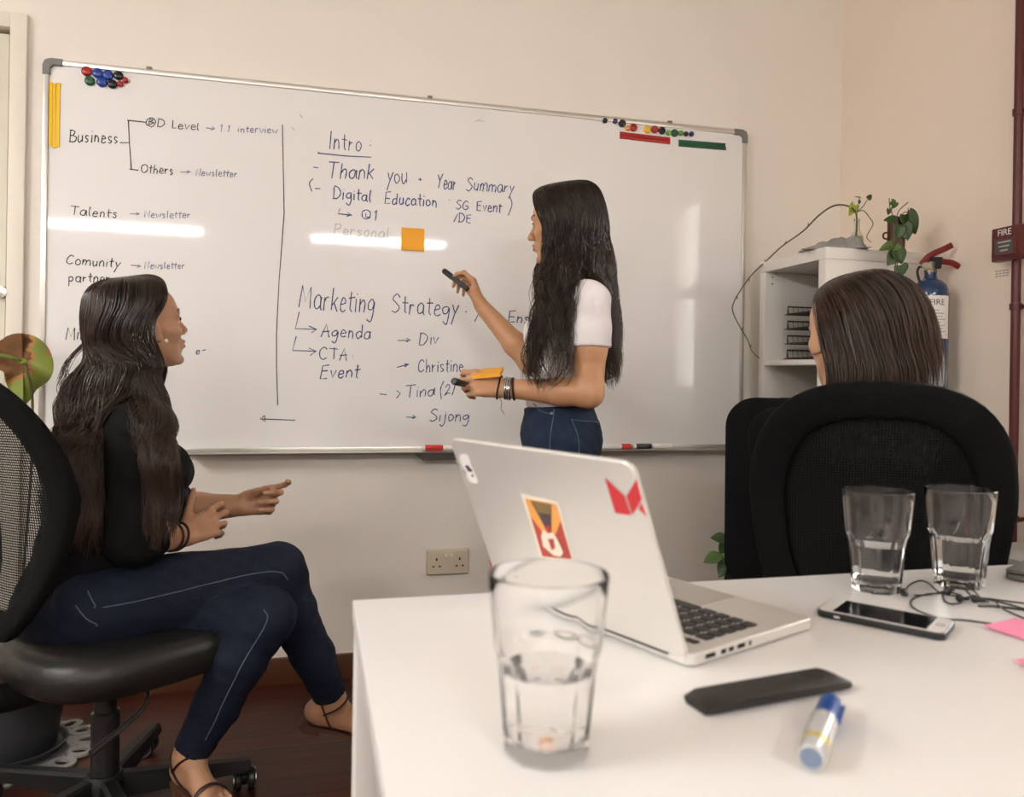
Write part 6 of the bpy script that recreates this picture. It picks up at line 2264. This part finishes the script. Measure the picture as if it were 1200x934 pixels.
# ================================================================== the woman writing at the board
def personB():
    S, J, T = Sdf(), Sdf(), Sdf()
    perp = -YAW - atan2(660 - CX, FPX) + pi          # image left
    def dirn(deg, pitch=0.0):
        a = perp - radians(deg)
        return np.array([cos(a) * cos(pitch), sin(a) * cos(pitch), sin(pitch)])
    hc = at(660, 264, 2.25)
    hs = .95
    HR = frame(dirn(22, radians(-4)))
    P = add_head(S, hc, HR, hs)
    bf = dirn(2)
    bl = np.cross(OZ, bf)
    BR_ = frame(bf)
    neck = at(676, 336, 2.255)
    chest = at(668, 398, 2.25)
    waist = at(655, 462, 2.25)
    pel = at(657, 507, 2.25)
    shL, shR = at(690, 353, 2.095), at(674, 358, 2.405)
    elL, wrL = at(690, 461, 2.09), at(590, 455, 2.115)
    elR, wrR = at(623, 425, 2.43), at(564, 358, 2.47)
    S.chain([hc + HR @ np.array([-.022, 0, -.045]), hc * .35 + neck * .65, neck - OZ * .01], [.050, .046, .056], k=.02)
    for Q in (S, T):
        Q.ell(chest, np.array([.088, .125, .165]), BR_, k=.03)
        Q.cap(waist - bl * .03, waist + bl * .03, .086, k=.04)
        Q.cap(pel - bl * .045, pel + bl * .045, .100, k=.04)
        Q.cap(shR * .85 + shL * .15, shL * .85 + shR * .15, .043, k=.03)
        Q.cap(neck - OZ * .03, shR * .8 + neck * .2, .038, .038, k=.03)
        Q.cap(neck - OZ * .03, shL * .8 + neck * .2, .038, .038, k=.03)
        for q in (-1, 1):
            Q.ell(chest + bf * .072 + bl * q * .060 + OZ * .01, np.array([.050, .053, .053]), BR_, k=.03)
    for sh_, el_, wr_ in ((shR, elR, wrR), (shL, elL, wrL)):
        S.chain([sh_, sh_ * .5 + el_ * .5, el_], [.047, .047, .039], k=.02)
        mid_ = el_ * .68 + wr_ * .32
        S.chain([el_, mid_, wr_], [.038, .037, .0235], k=.015)
        e_ = nrm(el_ - sh_)
        end = sh_ + e_ * .125
        T.cap(sh_ - e_ * .0, end + e_ * .05, .050, .054, k=.02, clip=[(end, e_)])
    # right hand round the marker, left hand round the pad
    nB = RGT + .25 * FWD - .35 * FWD
    xR = nrm(at(552, 322, 2.49) - wrR)
    tipsR = add_hand(S, wrR, xR, nB, True, [(30, 52, 30), (46, 62, 36), (54, 64, 36), (58, 62, 36)], .92, thumb=((.92, .22, .42), (.15, .2)), spread=4)
    xL = nrm(at(548, 447, 2.10) - wrL)
    tipsL = add_hand(S, wrL, xL, -FWD + .35 * OZ, False, [(38, 50, 30), (45, 58, 35), (50, 60, 35), (50, 60, 35)], .94, thumb=((.90, .38, .35), (.25, .25)), spread=4)
    hipL, hipR = pel + bl * .085 - OZ * .03, pel - bl * .085 - OZ * .03
    for Q in (S, J):
        if Q is J:
            Q.cap(waist - bl * .03, waist + bl * .03, .088, k=.04)
        Q.cap(pel - bl * .045, pel + bl * .045, .100, k=.03)
        Q.ell(pel - bf * .024 - OZ * .035, np.array([.080, .142, .085]), BR_, k=.03)
        for hp_, sx in ((hipL, 1), (hipR, -1)):
            kn_ = np.array([hp_[0], hp_[1], .47]) + bf * .012 - bl * sx * .012
            an_ = np.array([hp_[0], hp_[1], .085]) - bf * .03 - bl * sx * .01
            Q.chain([hp_, hp_ * .5 + kn_ * .5, kn_], [.088, .070, .053], k=.012)
            c1_ = kn_ * .68 + an_ * .32 - bf * .014
            Q.chain([kn_, c1_, an_], [.052, .052, .034], k=.015)
    feet = []
    for hp_, sx in ((hipL, 1), (hipR, -1)):
        an_ = np.array([hp_[0], hp_[1], .085]) - bf * .03 - bl * sx * .01
        feet.append((add_foot(S, an_, bf + bl * sx * .15, OZ, .95, side=-sx), an_))
    body_field[0] = S
    V, Q = S.mesh(.0029)
    b = link_mesh('person', V, Q, m_skinB, None, smooth=True, sharp=None, mats=[m_skinB, m_lip], mat_idx=lips_of(V, Q, P, HR, hc, hs).astype(int))
    tag(b, 'standing woman in white t-shirt and jeans with long dark hair, writing on the whiteboard', 'person')
    head_parts(P, HR, b, hs, m_eye, m_brow)
    def folds(X):
        return .0025 * np.sin(X[:, 2] * 80 + 25 * X[:, 0]) * np.sin(X[:, 0] * 45 + X[:, 1] * 35)
    Vt, Qt = T.mesh(.0046, .009, clip=[(waist - OZ * .035, -OZ), (neck + OZ * .012, OZ + .5 * bf)], warp=folds)
    link_mesh('t_shirt', Vt, Qt, m_white_cloth, b, smooth=True, sharp=None)
    def jf(X):
        return .0013 * np.sin(X[:, 2] * 130 + 50 * X[:, 0]) * np.sin(X[:, 1] * 80 + 20 * X[:, 0])
    Vj, Qj = J.mesh(.0046, .0125, clip=[(waist - OZ * .030, OZ + .10 * bf), (np.array([0, 0, .10]), -OZ)], warp=jf)
    jo = link_mesh('jeans', Vj, Qj, m_denim2, b, smooth=True, sharp=None)
    def seam(pts, r_=.0011):
        X = J.project(spline([at(u_, v_, z_) for u_, v_, z_ in pts], 8), .0133)
        MB().tube(X, r_, 5).build('stitching', m_stitch, jo)
    seam([(648, 478, 2.1), (648, 510, 2.1), (648, 560, 2.1)])
    seam([(669, 492, 2.1), (684, 494, 2.12), (698, 497, 2.18)])
    seam([(670, 492, 2.1), (672, 515, 2.1), (673, 550, 2.1)])
    seam([(620, 472, 2.14), (630, 480, 2.12), (645, 483, 2.1)])
    rv = J.project(np.array([at(645, 482, 2.1)]), .0135)[0]
    MB().ball(rv, .0045, 10, 8).build('rivet', m_chrome, jo)
    # shoes
    for (Pf, an_), sx in zip(feet, (1, -1)):
        Sh = Sdf()
        add_foot(Sh, an_, bf + bl * sx * .15, OZ, .95, side=-sx)
        Vs, Qs = Sh.mesh(.005, .006, clip=[(an_ + OZ * -.008, OZ), (np.array([0, 0, .002]), -OZ)])
        link_mesh('shoe', Vs, Qs, m_sandal, b, smooth=True, sharp=None)
    # bracelets and watch on the near wrist
    aL = nrm(wrL - elL)
    wrist_band('bracelet', wrL + aL * .012, aL + .12 * OZ, .03, .0024, m_band, b, S)
    wrist_band('bracelet', wrL - aL * .028, aL - .12 * OZ, .03, .0030, m_band, b, S)
    m_steel = mat('steel watch', (.5, .5, .5), .25, metal=1)
    for d_ in (.006, .012, .018):
        wrist_band('watch_band', wrL - aL * d_, aL, .03, .0032, m_steel, b, S)
    th = [wrL + aL * .010 - OZ * .026, wrL + aL * .004 - OZ * .040, wrL + aL * .006 - OZ * .055, wrL - aL * .004 - OZ * .070]
    MB().tube(spline(th, 5), .0008, 6).build('bracelet_thread', m_band, b)
    # marker held up in the right hand
    tI, tT = tipsR[0], tipsR[4]
    mid = (tI + tT) / 2
    md = nrm(at(537, 312, 2.51) - at(559, 329, 2.475))
    s0 = mid - md * .062
    t = thing('whiteboard_marker', 'dark marker held up in the right hand of the standing woman', 'marker', s0)
    MB().lathe([(.001, 0), (.0080, .001), (.0086, .004), (.0086, .072), (.0075, .074), (.001, .074)], s0, 16, axis=md).build('barrel', m_pgrey, t)
    MB().lathe([(.0086, .072), (.0096, .0725), (.0094, .108), (.0075, .1125), (.001, .113)], s0, 16, axis=md).build('cap', m_pblack, t)
    # pad of sticky notes and a second marker in the left hand
    k0 = at(572, 439, 2.12)
    e1, e2 = nrm(-bf * .98 + .10 * OZ), nrm(FWD + .1 * RGT)
    n_ = nrm(np.cross(e1, e2) + .0)
    e2 = np.cross(n_, e1)
    up_ = n_ if n_[2] > 0 else -n_
    MBp = MB().prism([(-.038, -.038), (.038, -.038), (.038, .038), (-.038, .038)], k0 + up_ * .004, e1, nrm(e2 + .22 * OZ), up_, -.005, .006)
    tag(MBp.build('sticky_note_pad', m_note, smooth=False), 'orange pad of sticky notes held in the left hand of the standing woman', 'sticky notes')
    c_ = (tipsL[1] + tipsL[2] + at(548, 449, 2.10)) / 3
    c_ = at(540, 449, 2.10)
    ad = nrm(-FWD + .45 * RGT * -1 + .15 * OZ)
    t = thing('whiteboard_marker', 'black marker gripped in the left hand of the standing woman', 'marker', c_)
    MB().lathe([(.001, 0), (.0085, .001), (.009, .004), (.009, .088), (.001, .09)], c_ - ad * .06, 16, axis=ad).build('barrel', m_pgrey, t)
    MB().lathe([(.009, 0), (.010, .0005), (.0098, .026), (.008, .030), (.001, .030)], c_ - ad * -.012, 16, axis=ad).build('cap', m_pblack, t)
    # ---- hair
    hm = hair_mat('very dark brown hair', (.006, .0038, .0028), (.050, .026, .015), .36)
    def H(x, y, z): return hc + HR @ (np.array([x, y, z]) * hs)
    av = Sdf()
    av.P = [p for p in T.P]
    av.cap(hc * .35 + neck * .65, neck, .03, k=.02)
    av.cap(shL, elL, .05, .042, k=.02)
    av.cap(elL, wrL, .042, .03, k=.02)
    top = head_sections(H, HR[:, 0], HR[:, 1])          # near side = her left
    E1, E2 = -RGT, -FWD
    def sec(u_, v_, z_, hw, hd, a0, a1): return (at(u_, v_, z_), E1 * hw, E2 * hd, a0, a1)
    front_ = part_of(top, 4, 142) + [
        sec(664, 306, 2.20, .064, .080, 15, 155), sec(660, 328, 2.155, .066, .062, 0, 170), sec(656, 360, 2.11, .062, .050, -20, 185), sec(651, 395, 2.09, .062, .045, -25, 195),
        sec(647, 425, 2.085, .060, .040, -30, 205), sec(645, 448, 2.085, .052, .032, -30, 210), sec(642, 462, 2.09, .034, .022, -30, 210)]
    back = part_of(top, 100, 250) + [
        sec(686, 300, 2.25, .072, .095, 78, 240), sec(694, 325, 2.24, .060, .090, 55, 260), sec(707, 355, 2.23, .036, .075, 60, 290), sec(713, 395, 2.22, .026, .060, 30, 320),
        sec(715, 430, 2.21, .024, .045, 10, 340), sec(717, 458, 2.21, .014, .030, 10, 340)]
    far_ = part_of(top, 240, 352) + [
        sec(658, 306, 2.31, .050, .05, 200, 345), sec(655, 330, 2.34, .052, .05, 200, 350), sec(650, 370, 2.37, .05, .04, 200, 350), sec(645, 420, 2.37, .045, .035, 200, 350), sec(642, 450, 2.37, .03, .025, 200, 350)]
    locks('hair', back, hm, b, 90, 13, 21, wave=.008, wl=2.6, avoid=av, tone=(.0, .5), tip_tone=.4, lift=.012, max_push=.045)
    locks('hair_lock', front_, hm, b, 95, 13, 22, wave=.016, wl=3.4, avoid=av, tone=(.0, .6), tip_tone=.4, lift=.012, endvar=.22, max_push=.045)
    locks('hair_lock', far_, hm, b, 40, 12, 23, wave=.010, wl=3.0, avoid=av, tone=(.0, .5), tip_tone=.4, lift=.012)
    curl = [sec(640, 290, 2.30, .012, .012, 0, 360), sec(634, 304, 2.30, .010, .010, 0, 360), sec(629, 318, 2.29, .008, .008, 0, 360), sec(630, 332, 2.28, .008, .008, 0, 360),
            sec(638, 344, 2.26, .010, .010, 0, 360), sec(646, 356, 2.24, .012, .012, 0, 360)]
    locks('hair_lock', curl, hm, b, 14, 6, 24, wave=.003, wl=2, base=False, tone=(.1, .5), rmin=.3)
    wisps = [sec(636, 380, 2.10, .03, .02, 0, 180), sec(626, 405, 2.09, .03, .02, 0, 180), sec(622, 430, 2.09, .03, .02, 0, 180), sec(628, 452, 2.09, .03, .02, 0, 180)]
    locks('hair_lock', wisps, hm, b, 10, 4, 25, wave=.008, wl=2.5, base=False, tone=(.2, .6), r=.0007)
    return b


pB = personB()


# ================================================================== the woman seen from behind in the mesh chair
def personC():
    S, J, T = Sdf(), Sdf(), Sdf()
    f0 = fB
    l0 = np.cross(OZ, f0)
    hips = cB - f0 * .08 + OZ * .565 - RGT * .05
    hc = at(996, 395, 1.585)
    a_ = faceB + radians(24)
    HR = frame((cos(a_), sin(a_), -.03))
    hs = 1.02
    P = add_head(S, hc, HR, hs)
    BR_ = frame(f0)
    neck = hc * .75 + hips * .25
    neck[2] = hc[2] - .165
    chest = hips * .35 + neck * .65 - OZ * .03
    shL, shR = neck - OZ * .045 + l0 * .135, neck - OZ * .045 - l0 * .165
    elL, elR = shL - OZ * .225 + f0 * .12 - l0 * .015, shR - OZ * .235 + f0 * .07 - l0 * .03
    fa_ = faceB - radians(38)
    fk = np.array([cos(fa_), sin(fa_), 0])
    lk = np.cross(OZ, fk)
    kn = [hips + fk * .41 + lk * q * .095 - OZ * .055 for q in (1, -1)]
    an = [np.array([k_[0], k_[1], .085]) - fk * .05 for k_ in kn]
    wrs = [elL + f0 * .20 - OZ * .05 - l0 * .07, elR + f0 * .20 - OZ * .05 + l0 * .03]
    S.chain([hc + HR @ np.array([-.022, 0, -.045]), neck], [.050, .056], k=.02)
    for Q in (S, T):
        Q.ell(chest, np.array([.09, .13, .17]), BR_, k=.03)
        Q.cap(hips + OZ * .10 - l0 * .03, hips + OZ * .10 + l0 * .03, .10, k=.04)
        Q.cap(hips - l0 * .045, hips + l0 * .045, .112, k=.04)
        Q.cap(shR, shL, .045, k=.03)
        Q.cap(neck - OZ * .02, shR * .8 + neck * .2, .038, k=.03)
        Q.cap(neck - OZ * .02, shL * .8 + neck * .2, .038, k=.03)
    for sh_, el_, wr_, right in ((shL, elL, wrs[0], False), (shR, elR, wrs[1], True)):
        S.chain([sh_, el_], [.045, .038], k=.02)
        S.chain([el_, el_ * .65 + wr_ * .35, wr_], [.037, .036, .024], k=.015)
        T.chain([sh_, el_, wr_], [.050, .044, .034], k=.02)
        add_hand(S, wr_, nrm(wr_ - el_) - .15 * OZ, OZ + (.2 * l0 if right else -.2 * l0), right, [(20, 25, 15)] * 4, .94, spread=5)
    for Q in (S, J):
        Q.cap(hips - l0 * .05, hips + l0 * .05, .110, k=.03)
        for q, k_, a2 in zip((1, -1), kn, an):
            Q.chain([hips + lk * q * .085, k_], [.088, .055], k=.02)
            Q.chain([k_, k_ * .68 + a2 * .32 - fk * .012, a2], [.054, .052, .036], k=.015)
    for q, a2 in zip((1, -1), an):
        add_foot(S, a2, fk + lk * q * .1, OZ, .95, side=-q)
    body_field[0] = S
    V, Q = S.mesh(.0036)
    b = link_mesh('person', V, Q, m_skinC, None, smooth=True, sharp=None, mats=[m_skinC, m_lip], mat_idx=lips_of(V, Q, P, HR, hc, hs).astype(int))
    tag(b, 'woman seen from behind with straight brown hair, sitting in the mesh chair at the table', 'person')
    head_parts(P, HR, b, hs, m_eye, m_brow)
    def folds(X):
        return .003 * np.sin(X[:, 2] * 70 + 20 * X[:, 0]) * np.sin(X[:, 0] * 40 + X[:, 1] * 35)
    Vt, Qt = T.mesh(.006, .010, clip=[(hips - OZ * .02, -OZ), (neck + OZ * .02, OZ + .3 * f0)], warp=folds)
    link_mesh('top', Vt, Qt, mat('black jersey', (.004, .0038, .004), .85, spec=.1, bump=.4, bscale=30), b, smooth=True, sharp=None)
    Vj, Qj = J.mesh(.006, .010, clip=[(hips + OZ * .10, OZ), (np.array([0, 0, .10]), -OZ)])
    link_mesh('trousers', Vj, Qj, m_denim, b, smooth=True, sharp=None)
    for q, a2 in zip((1, -1), an):
        Sh = Sdf()
        add_foot(Sh, a2, fk + lk * q * .1, OZ, .95, side=-q)
        Vs, Qs = Sh.mesh(.006, .006, clip=[(a2 - OZ * .008, OZ), (np.array([0, 0, .002]), -OZ)])
        link_mesh('shoe', Vs, Qs, m_pblack, b, smooth=True, sharp=None)
    hm = hair_mat('brown straight hair', (.007, .0042, .0032), (.115, .055, .028), .30)
    def H(x, y, z): return hc + HR @ (np.array([x, y, z]) * hs)
    hu, hr_ = HR[:, 0], -HR[:, 1]
    av = Sdf()
    av.P = [p for p in T.P]
    av.cap(hc * .5 + neck * .5, neck, .035, k=.02)
    top = [(c - HR[:, 1] * (.020 + .002 * i), u * 1.02, v * (1.03 + .052 * i), a0 * .95, 360 - max(a0 * .95, (0, 0, 33, 63, 87, 101, 109)[i])) for i, (c, u, v, a0, a1) in enumerate(head_sections(H, hu, hr_))]
    low = []
    for z_, uu, vv, g in ((-.07, .110, .116, 50), (-.115, .110, .116, 46), (-.16, .108, .116, 44), (-.21, .102, .114, 44), (-.26, .098, .112, 44)):
        low.append((H(-.028, -.034, 0) + OZ * z_, hu * uu, hr_ * vv, g, 360 - 109))
    locks('hair', top + low, hm, b, 240, 13, 31, wave=.003, wl=1.5, avoid=av, tone=(.0, .35), tip_tone=.30, lift=.012, frizz=.0007, endvar=.06, clump_r=.09, max_push=.09, base_end=.97, rb=.97)
    # lighter streaks at the right side
    side = [(c, u * 1.03, v * 1.03, a0 + (a1 - a0) * .16, a0 + (a1 - a0) * .34) for c, u, v, a0, a1 in top + low]
    locks('hair_lock', side, hm, b, 14, 9, 33, wave=.004, wl=1.5, avoid=av, tone=(.35, .85), tip_tone=.5, lift=.012, frizz=.0007, base=False, rmin=.95, max_push=.09)
    return b


pC = personC()
